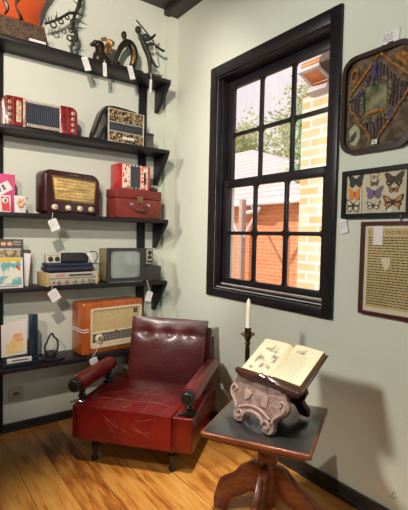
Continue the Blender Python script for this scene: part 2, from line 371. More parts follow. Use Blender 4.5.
# ------------------------------------------------------------------ window
win = bpy.data.objects.new('window_1', None); COL.objects.link(win); win.location = (XW, (oy0+oy1)/2, oz0); win['kind'] = 'structure'
wl = Vector(win.location)
def wb(mb, x0, y0, z0, x1, y1, z1, bev=.004): return mb.box(Vector((x0, y0, z0))-wl, Vector((x1, y1, z1))-wl, bev)
m = MB(); ca = .076
for (y0, z0, y1, z1) in ((oy0-ca, oz0-.062, oy0, oz1+ca+.01), (oy1, oz0-.062, oy1+ca, oz1+ca+.01), (oy0-.001, oz1, oy1+.001, oz1+ca+.01), (oy0-.001, oz0-.062, oy1+.001, oz0)):
    wb(m, XW-.022, y0, z0, XW+.001, y1, z1, .006)
obj('casing', m, 'frame', win)
m = MB()                                       # jamb lining
wb(m, XW, oy0, oz0, XW+T, oy0+.012, oz1, 0); wb(m, XW, oy1-.012, oz0, XW+T, oy1, oz1, 0)
wb(m, XW, oy0, oz1-.012, XW+T, oy1, oz1, 0); wb(m, XW, oy0, oz0, XW+T, oy1, oz0+.012, 0)
for yy in (oy0+.012, oy1-.030):                # parting beads of the sliding sashes
    wb(m, XW+.03, yy, oz0, XW+.045, yy+.018, oz1, .003)
obj('jamb', m, 'frame', win)
wood = MB(); wb(wood, XW+.012, oy0+.012, oz0+.012, XW+.05, oy1-.012, oz0+.032, .003)
obj('sill_bead', wood, 'frame', win)
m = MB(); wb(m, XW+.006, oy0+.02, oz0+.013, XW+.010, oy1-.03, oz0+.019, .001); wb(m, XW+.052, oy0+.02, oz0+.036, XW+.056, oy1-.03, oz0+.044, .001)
obj('sill_glint', m, 'white', win)  # white strips painted in for light glinting off the sill edges
gy0, gy1 = 1.705, 2.645
def sash(name, x0, z0, z1, gz0, gz1, hz):
    m = MB(); x1 = x0+.036
    wb(m, x0, oy0+.013, z0, x1, gy0, z1); wb(m, x0, gy1, z0, x1, oy1-.013, z1)
    wb(m, x0, gy0-.005, z0, x1, gy1+.005, gz0); wb(m, x0, gy0-.005, gz1, x1, gy1+.005, z1)
    p = obj(name, m, 'frame', win)
    ys = [gy0+(gy1-gy0)*k/3 for k in (1, 2)]
    for y in ys:
        q = MB(); wb(q, x0+.004, y-.014, gz0-.005, x1-.004, y+.014, gz1+.005, .005); obj('muntin', q, 'frame', p)
    q = MB(); wb(q, x0+.005, gy0-.005, hz-.014, x1-.005, gy1+.005, hz+.014, .005); obj('muntin', q, 'frame', p)
    cols = [gy0, ys[0], ys[1], gy1]; rws = [gz0, hz, gz1]
    for i in range(3):
        for j in range(2):
            q = MB(); wb(q, x0+.017, cols[i], rws[j], x0+.020, cols[i+1], rws[j+1], 0); obj('pane', q, 'glass', p)
            f = MB()                           # putty fillets that round the pane corners
            for (cy, cz, sy, sz) in ((cols[i], rws[j], 1, 1), (cols[i+1], rws[j], -1, 1), (cols[i], rws[j+1], 1, -1), (cols[i+1], rws[j+1], -1, -1)):
                g = .014 if True else 0; e = .024
                yb, zb = cy+sy*(g if cy not in (gy0, gy1) else 0), cz+sz*(g if cz not in (gz0, gz1) else 0)
                out = [(yb, zb), (yb+sy*e, zb)]+[(yb+sy*e*(1-math.sin(t)), zb+sz*e*(1-math.cos(t))) for t in (.4, .8, 1.2)]+[(yb, zb+sz*e)]
                f.prism([(a-wl.y, b-wl.z) for a, b in out], x0+.008-wl.x, x0+.030-wl.x, ZY)
            obj('corner_fillet', f, 'frame', p)
    return p
sash('lower_sash', XW+.062, oz0+.03, 1.955, 1.172, 1.892, 1.533)
sash('upper_sash', XW+.102, 1.915, oz1-.013, 1.952, 2.690, 2.320)
m = MB(); wb(m, XW+T, oy1-.012, oz0-.05, XW+T+.03, oy1+.05, 1.95, .002); obj('outer_stop', m, 'white', win)

# ------------------------------------------------------------------ outside
struct('ground_outside', MB().box((XW+T+.02, -4, -.5), (40, 40, -.35)), 'ground')
p = thing('brick_pillar', 'pale yellow brick pillar with thick white mortar outside the window', 'pillar', (3.5, 2.55, -.35))
obj('shaft', MB().box((0, -.53, 0), (.5, .53, 3.34)), 'pillar', p, False)
obj('footing', MB().box((-.06, -.58, 0), (.56, .58, .25), .02), 'pillar', p)
e = thing('eave_bracket', 'boxed timber eave end with orange underside and pale grey edges above the pale brick pillar', 'eave', (3.35, 2.86, 3.18))
TY = Matrix.Rotation(.41, 4, 'Y')
obj('soffit_panel', MB().box((0, -.096, 0), (.175, .096, .014), .002, mtx=TY), 'soffit', e)
m = MB().box((-.034, -.135, -.014), (0, .135, .032), .004, mtx=TY).box((0, .096, -.014), (.175, .132, .032), .004, mtx=TY).box((0, -.132, -.014), (.175, -.096, .032), .004, mtx=TY)
obj('edge_boards', m, 'fascia', e)
obj('upper_strip', MB().box((-.040, -.125, .034), (-.004, .105, .082), .003, mtx=TY), 'soffit', e)
obj('top_board', MB().box((-.045, -.135, .084), (.18, .12, .125), .004, mtx=TY), 'fascia', e)
obj('lower_strip', MB().box((.168, -.12, -.058), (.190, .105, -.014), .003, mtx=TY), 'soffit', e)
obj('gutter_board', MB().box((.150, -.13, -.125), (.215, .115, -.060), .006, mtx=TY), 'fascia', e)
obj('rafter', MB().box((-.05, -.32, .0), (.5, -.14, .2), .004, mtx=TY), 'carvebrown', e)
h = thing('brick_house', 'orange brick outbuilding with pale tiled hip roof seen through the window', 'house', (7, 9, -.35))
obj('wall', MB().box((0, -4.4, 0), (4.6, 5, 2.62)), 'brick', h, False)
E0, E1, R0, R1 = Vector((-.35, -5.2, 2.66)), Vector((-.35, 6, 2.66)), Vector((2.5, 1.45, 4.75)), Vector((2.5, 6, 4.75))
B0, B1 = Vector((5.4, -5.2, 2.66)), Vector((5.4, 6, 2.66))
rb = bmesh.new(); vs = [rb.verts.new(q) for q in (E0, E1, R1, R0, B0, B1)]
rb.faces.new((vs[0], vs[1], vs[2], vs[3])); rb.faces.new((vs[0], vs[3], vs[4])); rb.faces.new((vs[3], vs[2], vs[5], vs[4])); rb.faces.new((vs[1], vs[5], vs[2])); rb.faces.new((vs[0], vs[4], vs[5], vs[1]))
obj('roof', rb, 'tile', h, False)
obj('gutter', MB().tube([(-.40, -5.2, 2.63), (-.40, 6, 2.63)], .05), 'white', h)
dp = [(-.38, -1.78, 2.60), (-.30, -1.78, 2.46), (-.25, -1.35, 2.44), (-.14, -1.22, 2.38), (-.14, -1.22, 2.2), (-.14, -1.22, .55), (-.14, -1.3, .45), (-.14, -1.5, .42)]
obj('downpipe', MB().tube(dp, .055, 12), 'white', h)
v = thing('verandah_post', 'timber verandah post with two pale braces in front of the brick outbuilding', 'post', (6.3, 7.2, -.35))
obj('shaft', MB().box((-.06, -.06, 0), (.06, .06, 2.7), .008), 'post', v)
for sgn in (-1, 1):
    obj('brace', MB().tube([(0, sgn*.05, 1.85), (0, sgn*.55, 2.5)], .035, 6), 'white', v)
obj('base_block', MB().box((-.1, -.1, 0), (.1, .1, .2), .01), 'white', v)
def tree(name, label, loc, hgt, crown, leafm, n, seed, ls=.11, droop=0, trunk=.16):
    rd = random.Random(seed); t = thing(name, label, 'tree', loc, group=None)
    tk = MB().tube([(0, 0, 0), (.1, .05, hgt*.35), (0, .1, hgt*.6)], [trunk, trunk*.8, trunk*.55], 8, 3)
    ends = []
    for i in range(5 if crown < 1 else 22):
        a = rd.uniform(0, 2*PI); rr = crown*rd.uniform(.5, 1); z1 = hgt*rd.uniform(.6, 1.02)
        st = Vector((0, .07, hgt*rd.uniform(.3, .6))); en = Vector((rr*math.cos(a), rr*math.sin(a), z1)); mid = (st+en)/2+Vector((0, 0, .25))
        tk.tube([st, mid, en], [trunk*.3, trunk*.18, .008], 6, 4); ends += [(mid, en)]
        for k in range(4):
            p0 = mid.lerp(en, rd.random()); tk.tube([p0, p0+Vector((rd.uniform(-.3, .3), rd.uniform(-.3, .3), rd.uniform(.05, .35)))*crown], [.015, .005], 5)
    obj('trunk', tk, 'bark', t)
    b = bmesh.new()
    for i in range(n):
        mid, en = rd.choice(ends); c = mid.lerp(en, rd.uniform(-.1, 1.12))+Vector((rd.gauss(0, crown*.2), rd.gauss(0, crown*.2), rd.gauss(-droop, crown*.16)))
        q = Euler((rd.uniform(0, 6), rd.uniform(0, 6), rd.uniform(0, 6))).to_matrix(); s = ls*rd.uniform(.6, 1.3)
        pts = [Vector((0, -s, 0)), Vector((s*.45, 0, s*.1)), Vector((0, s, 0)), Vector((-s*.45, 0, s*.1))]
        b.faces.new([b.verts.new(c+q @ x) for x in pts])
    obj('foliage', b, leafm, t, False, recalc=False)
    return t
tree('leafy_tree', 'yellow green leafy tree behind the pale roof, leftmost through the window', (15.6, 18.2, -.35), 8.0, 2.1, 'leaf', 5200, 3, .12)
tree('leafy_tree', 'sparse yellow green tree behind the pale roof, seen through the middle panes', (15.2, 13.1, -.35), 8.4, 2.1, 'leaf', 4600, 5, .12)
tree('slender_tree', 'slender bright green tree showing just left of the pale brick pillar', (5.2, 4.45, -.35), 4.7, .3, 'leaf2', 700, 9, .06, .25, .05)

# ================================================================== the shelving
SZ = [2.83, 2.235, 1.64, 1.11, .558]
YF = 3.14
sh = thing('wall_shelving', 'dark stained wall shelving of five boards on triangular brackets', 'shelving', (1.1, YW, 0))
o = Vector(sh.location)
for i, z in enumerate(SZ):
    obj('shelf_board', MB().box(Vector((.2, YF if i < 4 else 3.09, z-.032))-o, Vector((1.902, YW, z))-o, .004), 'dark', sh)
for x0, x1 in ((.535, .625), (1.712, 1.785)):
    obj('upright', MB().box(Vector((x0, YW-.022, 0))-o, Vector((x1, YW, 2.8))-o, .003), 'dark', sh)
for z, dz in zip(SZ, (.235, .285, .25, .285, .3)):
    yf = YF+.002 if z > 1 else 3.092
    out = [(yf-o.y, z-.002), (yf-o.y, z-.04), (YW-.035-o.y, z-dz), (-.001, z-dz), (-.001, z-.002)]
    obj('bracket', MB().prism(out, 1.870-o.x, 1.900-o.x, ZY, .003), 'dark', sh)

# ------------------------------------------------------------------ top shelf
z = SZ[0]
t = thing('painted_bowl', 'flared orange bowl with black wavy figures on a carved brown plinth, top shelf left end', 'ornament', (.62, 3.255, z))
pl = [(-.30, 0), (.272, 0), (.238, .133), (-.30, .133)]
obj('plinth', MB().prism(pl, -.095, .095, ZX, .006), 'carvebrown', t)
prof = [(.20, .133), (.236, .15), (.226, .20), (.232, .26), (.262, .34), (.31, .43), (.33, .47), (.318, .47), (.29, .42), (.22, .2), (.1, .16)]
obj('bowl', MB().lathe(prof, 48, Matrix.Diagonal((1, .33, 1, 1))), 'orange', t)
for k, (x0, ph) in enumerate(((-.02, 0), (.07, 1.5), (-.12, .8))):
    pts = []
    for i in range(14):
        zz = .145+.3*i/13; xx = x0+.018*math.sin(i*.8+ph)
        rad = .236 if zz < .16 else (.226+(zz-.2)*.1 if zz < .26 else .232+(zz-.26)*.4)
        yy = -.33*math.sqrt(max(0, rad*rad-xx*xx)); pts.append((xx, yy-.001, zz))
    obj('wavy_figure', MB().tube(pts, [.004+.010*abs(math.sin(i*.5+ph)) for i in range(14)], 6, 2), 'black', t)
t = thing('thorn_sculpture', 'black iron sculpture of a twisted thorny branch, right of the orange bowl', 'sculpture', (1.09, 3.24, z))
obj('base', MB().box((-.06, -.05, 0), (.06, .05, .018), .004), 'iron', t)
stem = [(0, 0, .01), (-.012, 0, .08), (.02, -.01, .17), (.0, 0, .25), (.015, .01, .33), (.04, 0, .40), (.06, .01, .50), (.05, 0, .56)]
br = [(.015, 0, .34), (-.04, -.02, .315), (-.10, -.03, .26), (-.16, -.03, .215), (-.215, -.02, .185)]
m = MB().tube(stem, [.010, .010, .016, .013, .012, .016, .013, .008], 10, 5)
sm_ = obj('stem', m, 'iron', t)
bo_ = obj('branch', MB().tube(br, [.013, .010, .009, .009, .010], 9, 5), 'iron', t)
rd = random.Random(4)
for i in range(26):
    k = rd.random()*6.5; a = int(k); p0 = Vector(stem[a]).lerp(Vector(stem[a+1]), k-a); dirv = Vector((rd.choice((-1, 1))*rd.uniform(.6, 1), rd.uniform(-.4, .1), rd.uniform(-.1, .6))).normalized()
    obj('thorn', MB().tube([p0, p0+dirv*rd.uniform(.035, .07)], [.006, .001], 6), 'iron', sm_)
for i in range(9):
    k = rd.random()*3.9; a = int(k); p0 = Vector(br[a]).lerp(Vector(br[a+1]), k-a)
    obj('thorn', MB().tube([p0, p0+Vector((rd.uniform(-.4, .1), rd.uniform(-.3, 0), 1)).normalized()*rd.uniform(.03, .055)], [.005, .001], 6), 'iron', bo_)
for (x, zz, R) in ((-.05, .285, .018), (-.095, .24, .02), (-.15, .20, .026), (-.02, .20, .02), (-.01, .265, .018), (-.03, .14, .024)):
    obj('curl', MB().torus((x, -.012, zz), R*.8, .0055, Matrix.Rotation(PI/2, 4, 'X')), 'iron', t)
t = thing('bird_sculpture', 'bronze bird figure with raised golden wing on the top shelf', 'sculpture', (1.315, 3.23, z))
m = MB().ell((-.025, 0, .05), (.048, .042, .055)).ell((.03, 0, .042), (.045, .042, .045)).tube([(-.01, 0, .05), (-.012, 0, .11), (-.015, 0, .15)], [.045, .040, .036], 12, 3).ell((-.022, 0, .160), (.044, .030, .028)).tube([(-.045, 0, .160), (-.085, -.004, .138), (-.098, -.004, .134)], [.022, .017, .010], 10).ell((-.058, -.01, .165), (.018, .02, .016)).box((.0, -.03, .0), (.07, .03, .05))
blob('body', m, .007, 'bronze', t)
m = MB().ell((.035, -.012, .13), (.030, .024, .055), rot=(0, .35, 0))
for k in range(9):
    a = k/8; m.ell((.035+.045*a+.012*math.sin(k*2.4), -.02+.004*(k % 3), .10+.105*a+.012*math.cos(k*1.9)), (.020, .016, .018), 10)
for k in range(5): m.ell((.0+.022*k, -.01, .20-.002*k+.012*(k % 2)), (.016, .014, .016), 8)
blob('wing', m, .006, 'gold', t)
t = thing('arched_figure', 'dark bronze figure bent in an arch on a flat base, top shelf', 'sculpture', (1.53, 3.235, z))
obj('base', MB().box((-.12, -.055, 0), (.13, .055, .028), .005), 'bronze', t)
m = MB().tube([(-.095, 0, .03), (-.085, 0, .10), (-.055, 0, .18), (-.01, 0, .235), (.035, 0, .238), (.065, 0, .195), (.07, 0, .13), (.055, 0, .07), (.03, 0, .03)], [.010, .018, .024, .027, .031, .033, .031, .028, .018], 12, 4)
m.tube([(.0, 0, .225), (-.022, -.005, .265)], [.02, .016], 8).ell((-.028, -.005, .292), (.024, .023, .032))
blob('body', m, .006, 'bronze', t)
obj('gilded_leg', MB().tube([(.055, -.024, .19), (.05, -.030, .13), (.04, -.024, .07)], [.008, .017, .008], 8, 4), 'gold', t)
obj('hand', MB().ell((-.098, -.03, .045), (.03, .022, .018)), 'bronze', t)
t = thing('leaping_figure', 'black metal figure leaping with a long staff at the right end of top shelf', 'sculpture', (1.75, 3.235, z))
obj('base', MB().box((-.04, -.05, 0), (.085, .05, .035), .004), 'carvebrown', t)
m = MB().ell((-.118, 0, .375), (.028, .026, .031), rot=(0, .5, 0)).tube([(-.115, 0, .36), (-.09, 0, .315), (-.05, 0, .25), (-.015, 0, .19), (-.005, 0, .11), (0, 0, .02)], [.013, .019, .026, .024, .017, .012], 10, 4)
m.tube([(-.02, 0, .2), (.02, -.01, .145), (.06, -.01, .11), (.085, -.01, .13)], [.017, .012, .008, .005], 8, 3)
m.tube([(-.08, 0, .30), (-.03, -.02, .315), (.01, -.02, .345), (.035, -.02, .375)], [.017, .015, .012, .01], 8, 3)
m.tube([(-.05, 0, .26), (.0, -.025, .285), (.05, -.02, .275), (.10, -.02, .26), (.125, -.02, .26)], [.017, .015, .012, .011, .014], 8, 3)
m.tube([(-.09, 0, .31), (-.06, -.02, .345), (-.02, -.02, .31)], [.014, .012, .010], 8, 3)
blob('body', m, .0055, 'iron', t)
obj('staff', MB().tube([(-.152, -.03, .43), (-.06, -.03, .365), (.03, -.02, .30)], .006, 8), 'iron', t)
obj('ribbon', MB().tube([(.02, -.03, .30), (.02, -.03, .22), (.035, -.03, .20)], .005, 6, 3), 'card', t)

# ------------------------------------------------------------------ second shelf
z = SZ[1]
t = thing('concertina', 'large red concertina with black bellows stretched open, second shelf from top', 'concertina', (.845, 3.16, z))
def red_end(x0, x1, r, name):
    q = obj(name, MB().prism(rrect(x0, 0, x1, .205, r), 0, .17, ZX, .006), 'red', t); return q
le = red_end(-.262, -.118, (.004, .004, .02, .045), 'end_box'); re_ = red_end(.125, .258, (.004, .004, .05, .012), 'end_box')
obj('grille', MB().prism(rrect(-.172, .03, -.140, .178, .008), -.004, .004, ZX, .001), 'pearl', le)
obj('inner_border', MB().box((-.128, -.004, .004), (-.112, .172, .205), .003), 'pearl', le)
for x0, x1, par in ((-.243, -.236, le), (-.196, -.190, le), (.176, .183, re_)):
    obj('trim_strip', MB().box((x0, -.002, .006), (x1, .0, .2)), 'brass', par)
for i in range(4):
    for x, par in ((-.216, le), (.222, re_)):
        obj('button', MB().lathe([(.013, 0), (.013, .006), (.009, .012), (.004, .013)], 14, Matrix.Translation((x, 0, .032+.042*i)) @ Matrix.Rotation(PI/2, 4, 'X')), 'cream', par)
        obj('button_tip', MB().ell((x, -.013, .032+.042*i), (.006, .003, .006), 8), 'black', par)
bm = bmesh.new(); rows = []; nf = 17
for i in range(nf*2+1):
    x = -.112+.238*i/(nf*2); d = .0 if i % 2 == 0 else .010
    rows.append([bm.verts.new(c) for c in ((x, d, .012+d), (x, .17-d, .012+d), (x, .17-d, .196-d), (x, d, .196-d))])
for a, b in zip(rows, rows[1:]):
    for k in range(4): bm.faces.new((a[k], a[(k+1) % 4], b[(k+1) % 4], b[k]))
bm.faces.new(rows[0]); bm.faces.new(rows[-1][::-1])
be = obj('bellows', bm, 'bellows', t, False)
for i in range(0, nf*2+1, 2):
    x = -.112+.238*i/(nf*2)
    if -.112 < x < .126 and i > 0:
        
        for za, zb in ((.010, .034), (.176, .199)): obj('bellows_corner', MB().box((x-.0038, -.003, za), (x+.0038, .02, zb), .0015), 'filibase', be)
obj('hand_strap', MB().tube([(.255, .1, .06), (.285, .09, .05), (.295, .085, .022), (.262, .09, .016)], [.012, .014, .014, .010], 8, 3), 'greycover', t)
t = thing('button_accordion', 'black and gold filigree button accordion with leather strap, second shelf', 'accordion', (1.503, 3.165, z), .06)
bd = obj('body', MB().box((-.16, .0, 0), (.16, .15, .258), .006), 'black', t)
for z0, z1 in ((.158, .254), (.006, .083)):
    obj('filigree_panel', MB().box((-.155, -.005, z0), (.155, .003, z1), .002), 'filigree', bd)
m = MB()
for zz in (.083, .155, .0, .254): m.box((-.16, -.008, zz-.001), (.16, .002, zz+.005), .001)
m.box((-.162, -.008, 0), (-.153, .002, .258), .001).box((.153, -.008, 0), (.162, .002, .258), .001)
obj('edge_trim', m, 'filibase', bd)
m = MB()
for k in range(4): m.box((-.15, -.002-.003*(k % 2), .092+.016*k), (.15, .004, .104+.016*k), .003)
obj('bellows', m, 'bellows', bd)
for k in range(5): obj('key_button', MB().box((-.035+.022*k, -.014, .03), (-.020+.022*k, 0, .052), .003), 'card', bd)
def strap_loop(pts, w, th):
    b = bmesh.new(); R = []
    P = [Vector(p) for p in pts]
    for i, p in enumerate(P):
        tg = (P[min(i+1, len(P)-1)]-P[max(0, i-1)]).normalized(); nrm = tg.cross(Vector((0, 1, 0))).normalized()*th
        R.append([b.verts.new(p+nrm+Vector((0, w, 0))), b.verts.new(p+nrm-Vector((0, w, 0))), b.verts.new(p-nrm-Vector((0, w, 0))), b.verts.new(p-nrm+Vector((0, w, 0)))])
    for a, c in zip(R, R[1:]):
        for k in range(4): b.faces.new((a[k], a[(k+1) % 4], c[(k+1) % 4], c[k]))
    b.faces.new(R[0]); b.faces.new(R[-1][::-1]); return b
obj('strap', strap_loop([(.10, .05, .262), (.0, .05, .272), (-.10, .05, .274), (-.165, .05, .262), (-.205, .05, .21), (-.235, .05, .13), (-.262, .05, .05), (-.278, .05, .006), (-.225, .05, .006), (-.205, .05, .05), (-.185, .05, .10), (-.162, .05, .12)], .034, .012), 'black', t)
t = thing('small_box', 'small dark grey box beside the gold filigree accordion', 'box', (1.735, 3.24, z))
obj('body', MB().box((-.035, -.05, 0), (.035, .05, .105), .004), 'greycover', t)
obj('lid', MB().box((-.037, -.052, .105), (.037, .052, .128), .004), 'tvdark', t)

# ------------------------------------------------------------------ third shelf
z = SZ[2]
t = thing('pink_box', 'bright pink cardboard box with slanted black lettering band, third shelf left end', 'box', (.52, 3.25, z))
obj('carton', MB().box((-.17, -.03, 0), (.158, .06, .268), .002), 'pink', t)
sl = Matrix.Translation((.05, -.031, .155)) @ Matrix.Rotation(-.55, 4, 'Y')
obj('band', MB().box((-.13, -.002, -.04), (.085, .0, .028), mtx=sl), 'card', t)
m = MB()
for k, wd in enumerate((.016, .02, .016, .022, .016, .018)):
    x_ = -.10+k*.026; m.box((x_, -.004, -.020), (x_+.006, -.0021, .016), mtx=sl)
    for zz in ((.010,), (.010, -.020), (-.004, .010), (-.020,), (-.004,), (.010, -.004, -.020))[k]: m.box((x_, -.004, zz), (x_+wd*.9, -.0021, zz+.006), mtx=sl)
    if k % 2: m.box((x_+wd*.9-.005, -.004, -.020), (x_+wd*.9, -.0021, .016), mtx=sl)
obj('lettering', m, 'ink', t)
obj('side_tape', MB().box((.158, -.028, .0), (.1595, .058, .18)), 'greycover', t)
tilt = Matrix.Rotation(-.10, 4, 'X')
t = thing('playing_card_pack', 'red and white playing card pack leaning in front of the pink box', 'card pack', (.61, 3.185, z))
obj('pack', MB().box((-.034, 0, .0), (.034, .016, .118), .002, mtx=tilt), 'card', t)
obj('red_panel', MB().prism([(-.022, .008), (.03, .008), (.022, .108), (-.028, .108)], -.0015, 0, tilt @ ZX), 'redcard', t)
obj('emblem', MB().lathe([(.020, 0), (.020, .001)], 20, tilt @ Matrix.Translation((-.002, -.0018, .082)) @ Matrix.Rotation(PI/2, 4, 'X')), 'card', t)
obj('emblem_figure', MB().ell((-.002, -.003, .082), (.008, .001, .012), 10), 'greyink', t)
t = thing('playing_card_pack', 'white playing card pack with green back edge at the far left beside the red pack', 'card pack', (.54, 3.19, z))
obj('pack', MB().box((-.034, 0, 0), (.034, .016, .115), .002, mtx=tilt), 'card', t)
obj('pattern', MB().prism(rrect(-.026, .01, .026, .1, .006), -.0015, 0, tilt @ ZX), 'redart', t)
t = thing('flower_card', 'small white card with an orange flower drawing beside the red pack', 'card', (.708, 3.19, z), .12)
obj('board', MB().box((-.038, 0, 0), (.038, .012, .122), .002, mtx=tilt), 'card', t)
m = MB()
for k in range(6):
    a = k*PI/3; m.ell((.018*math.cos(a), -.004, .07+.022*math.sin(a)), (.011, .002, .013), 8)
m.box((-.002, -.005, .015), (.002, -.003, .06))
obj('flower', m, 'redart', t); obj('string_tie', MB().tube([(.036, 0, .1), (.048, -.004, .112), (.05, 0, .10)], .002, 5, 3), 'ink', t)
t = thing('bakelite_radio', 'maroon bakelite radio with yellow dial and four cream knobs, third shelf', 'radio', (1.085, 3.168, z), .24)
cab = obj('cabinet', MB().prism(rrect(-.236, .012, .234, .322, (.018, .018, .075, .05), 8), 0, .145, ZX, .014, 3), 'bakelite', t)
obj('foot_rail', MB().box((-.21, .012, 0), (.21, .135, .014), .003), 'bakelite', t)
dl = [(-.178, .268), (.178, .258), (.168, .105), (-.158, .112)]
obj('dial_frame', MB().prism([(-.192, .284), (.192, .272), (.180, .090), (-.168, .097)], -.006, .006, ZX, .004), 'brass', t)
dd = obj('dial', MB().prism(dl, -.008, .002, ZX, .001), 'dial', t)
m = MB()
for (x0, z0, x1, z1) in words(-.15, .155, .25, 6, .024, .006, .008, .03, .012, 5): m.box((x0, -.0092, z0), (x1, -.008, z1))
obj('station_marks', m, 'olive', dd)
obj('badge', MB().box((-.03, -.005, .292), (.03, .002, .304), .003), 'brass', t)
for x in (-.165, -.055, .045, .145):
    k = obj('knob', MB().lathe([(.021, 0), (.021, .012), (.017, .02), (.006, .022)], 20, Matrix.Translation((x, 0, .052)) @ Matrix.Rotation(PI/2, 4, 'X')), 'cream', t)
    obj('knob_centre', MB().ell((x, -.022, .052), (.009, .004, .009), 12), 'chrome', k)
t = thing('suitcase', 'reddish brown suitcase with metal clasps and handle, third shelf right end', 'suitcase', (1.628, 3.15, z), .05)
t.scale = (1.05, 1, 1)
body = obj('case_body', MB().box((-.203, 0, 0), (.203, .19, .158), .008), 'suit', t)
lid = obj('lid', MB().box((-.205, -.002, .160), (.205, .192, .234), .010), 'suit', t)
obj('handle', MB().tube([(-.065, -.004, .108), (-.062, -.018, .085), (-.035, -.026, .066), (0, -.028, .060), (.035, -.026, .066), (.062, -.018, .085), (.065, -.004, .108)], [.006, .008, .010, .011, .010, .008, .006], 10, 4), 'carvebrown', body)
for x in (-.075, .075):
    obj('handle_mount', MB().box((x-.016, -.006, .098), (x+.016, .002, .122), .003), 'chrome', body)
obj('clasp', MB().box((-.024, -.010, .118), (.024, .002, .178), .004).box((-.014, -.014, .128), (.014, -.008, .158), .003), 'brass', lid)
for x in (-.185, .185): obj('corner_stud', MB().ell((x, 0, .02), .006, 8), 'chrome', body)
zs = z+.234
t = thing('toy_accordion', 'small red toy accordion with floral bands standing on the suitcase', 'accordion', (1.596, 3.172, zs), .06)
for x0, x1, f0, f1 in ((-.152, -.045, -.118, -.052), (.045, .142, .052, .112)):
    e_ = obj('end_box', MB().box((x0, 0, 0), (x1, .15, .205), .006), 'redtoy', t)
    obj('floral_band', MB().box((f0, -.002, .008), (f1, .001, .198), .001), 'floral', e_)
    for xx in (f0-.004, f1): obj('gilt_line', MB().box((xx, -.003, .006), (xx+.004, .001, .2)), 'cream', e_)
m = MB()
for k in range(6): m.box((-.046+.0155*k, .004+.004*(k % 2), .012), (-.046+.0155*(k+1), .146, .192), .003)
be = obj('bellows', m, 'bellows', t)
for zz in (.002, .185):
    for x in (-.04, -.005, .03): obj('corner_clip', MB().box((x, -.002, zz), (x+.018, .02, zz+.02), .002), 'chrome', be)
obj('button_row', MB().box((.078, -.005, .05), (.096, -.001, .15), .001), 'ink', t)
t = thing('tap_fitting', 'small grey metal fitting on the suitcase right of the toy accordion', 'fitting', (1.785, 3.21, zs))
obj('body', MB().cyl((-.03, 0, .018), (.035, 0, .018), .017, 14), 'tvdark', t)
obj('spout', MB().tube([(.02, 0, .03), (-.01, -.01, .05), (-.03, -.01, .048)], [.008, .007, .009], 8, 3), 'chrome', t)

# ------------------------------------------------------------------ fourth shelf
z = SZ[3]
lean = Matrix.Rotation(-.12, 4, 'X')
t = thing('magazine', 'dark magazine with grey masthead and brown cover photo behind the teal one', 'magazine', (.572, 3.205, z))
obj('pages', MB().box((-.16, 0, .0), (.168, .012, .345), .002, mtx=lean), 'greycover', t)
obj('cover_photo', MB().box((-.15, -.0015, .03), (.145, 0, .27), mtx=lean), 'photo', t)
obj('photo_border', MB().box((-.155, -.0008, .268), (.15, .0002, .276), mtx=lean), 'card', t)
m = MB()
for k in range(6): m.prism(rrect(-.15+.042*k, .298, -.118+.042*k, .324, .010), -.002, 0, lean @ ZX)
obj('masthead', m, 'redart', t)
m = MB().box((.10, -.002, .322), (.15, 0, .326), mtx=lean).box((.10, -.002, .305), (.15, 0, .308), mtx=lean)
obj('headline_marks', m, 'card', t)
t = thing('magazine', 'teal and cream magazine with yellow top band at the front of the stack', 'magazine', (.556, 3.160, z))
obj('pages', MB().box((-.16, 0, 0), (.166, .014, .215), .002, mtx=lean), 'card', t)
obj('cover_picture', MB().box((-.155, -.0015, .022), (.155, 0, .19), mtx=lean), 'teal', t)
obj('title_band', MB().box((-.155, -.0016, .188), (.158, 0, .212), mtx=lean), 'yellow', t)
m = MB()
for (x0, z0, x1, z1) in words(-.14, .14, .018, 1, .01, .008, .006, .014, .004, 3): m.box((x0, -.002, z0), (x1, 0, z1), mtx=lean)
obj('caption', m, 'greyink', t)
obj('red_mark', MB().prism([(.118, .15), (.14, .12), (.15, .13), (.13, .165)], -.003, -.001, lean @ ZX), 'redcard', t)
for k, (x, y, hh, c) in enumerate(((.762, 3.238, .24, 'card'), (.775, 3.262, .265, 'greycover'), (.795, 3.285, .16, 'olive'))):
    t = tag(obj('leaflet', MB().box((-.05, 0, 0), (.012, .008, hh), .002, mtx=Matrix.Rotation(-.08, 4, 'X') @ Matrix.Rotation(.10-.04*k, 4, 'Y')).box((-.046, -.004, 0), (.006, 0, hh*.97), .001, mtx=Matrix.Rotation(-.08, 4, 'X') @ Matrix.Rotation(.10-.04*k, 4, 'Y')), c, None, loc=(x, y, z)),
        ('crumpled white leaflet tucked behind the teal magazine', 'dark grey leaflet between the white one and the wall', 'short olive leaflet standing behind the white leaflet')[k], 'leaflet')
t = thing('stereo_receiver', 'silver stereo receiver with pale wooden ends and five knobs, fourth shelf', 'receiver', (1.075, 3.150, z), .13)
t.scale = (1.12, 1.05, 1.02)
obj('chassis', MB().box((-.17, .004, .006), (.17, .16, .095), .003), 'tvdark', t)
obj('front_panel', MB().box((-.17, -.004, .006), (.17, .005, .097), .002), 'silver', t)
for x0, x1 in ((-.185, -.168), (.168, .185)): obj('wood_cheek', MB().box((x0, -.008, 0), (x1, .165, .101), .003), 'cheek', t)
obj('tuning_window', MB().box((-.03, -.006, .070), (.14, -.003, .082), .001), 'ink', t)
obj('divider', MB().box((-.17, -.005, .054), (.17, -.003, .058)), 'tvdark', t)
for k in range(5):
    obj('knob', MB().lathe([(.013, 0), (.013, .012), (.011, .015), (.003, .016)], 16, Matrix.Translation((-.105+.056*k, -.004, .030)) @ Matrix.Rotation(PI/2, 4, 'X')), 'chrome', t)
for x in (-.135, .15): obj('jack', MB().lathe([(.006, 0), (.006, .004)], 10, Matrix.Translation((x, -.004, .028)) @ Matrix.Rotation(PI/2, 4, 'X')), 'ink', t)
m = MB()
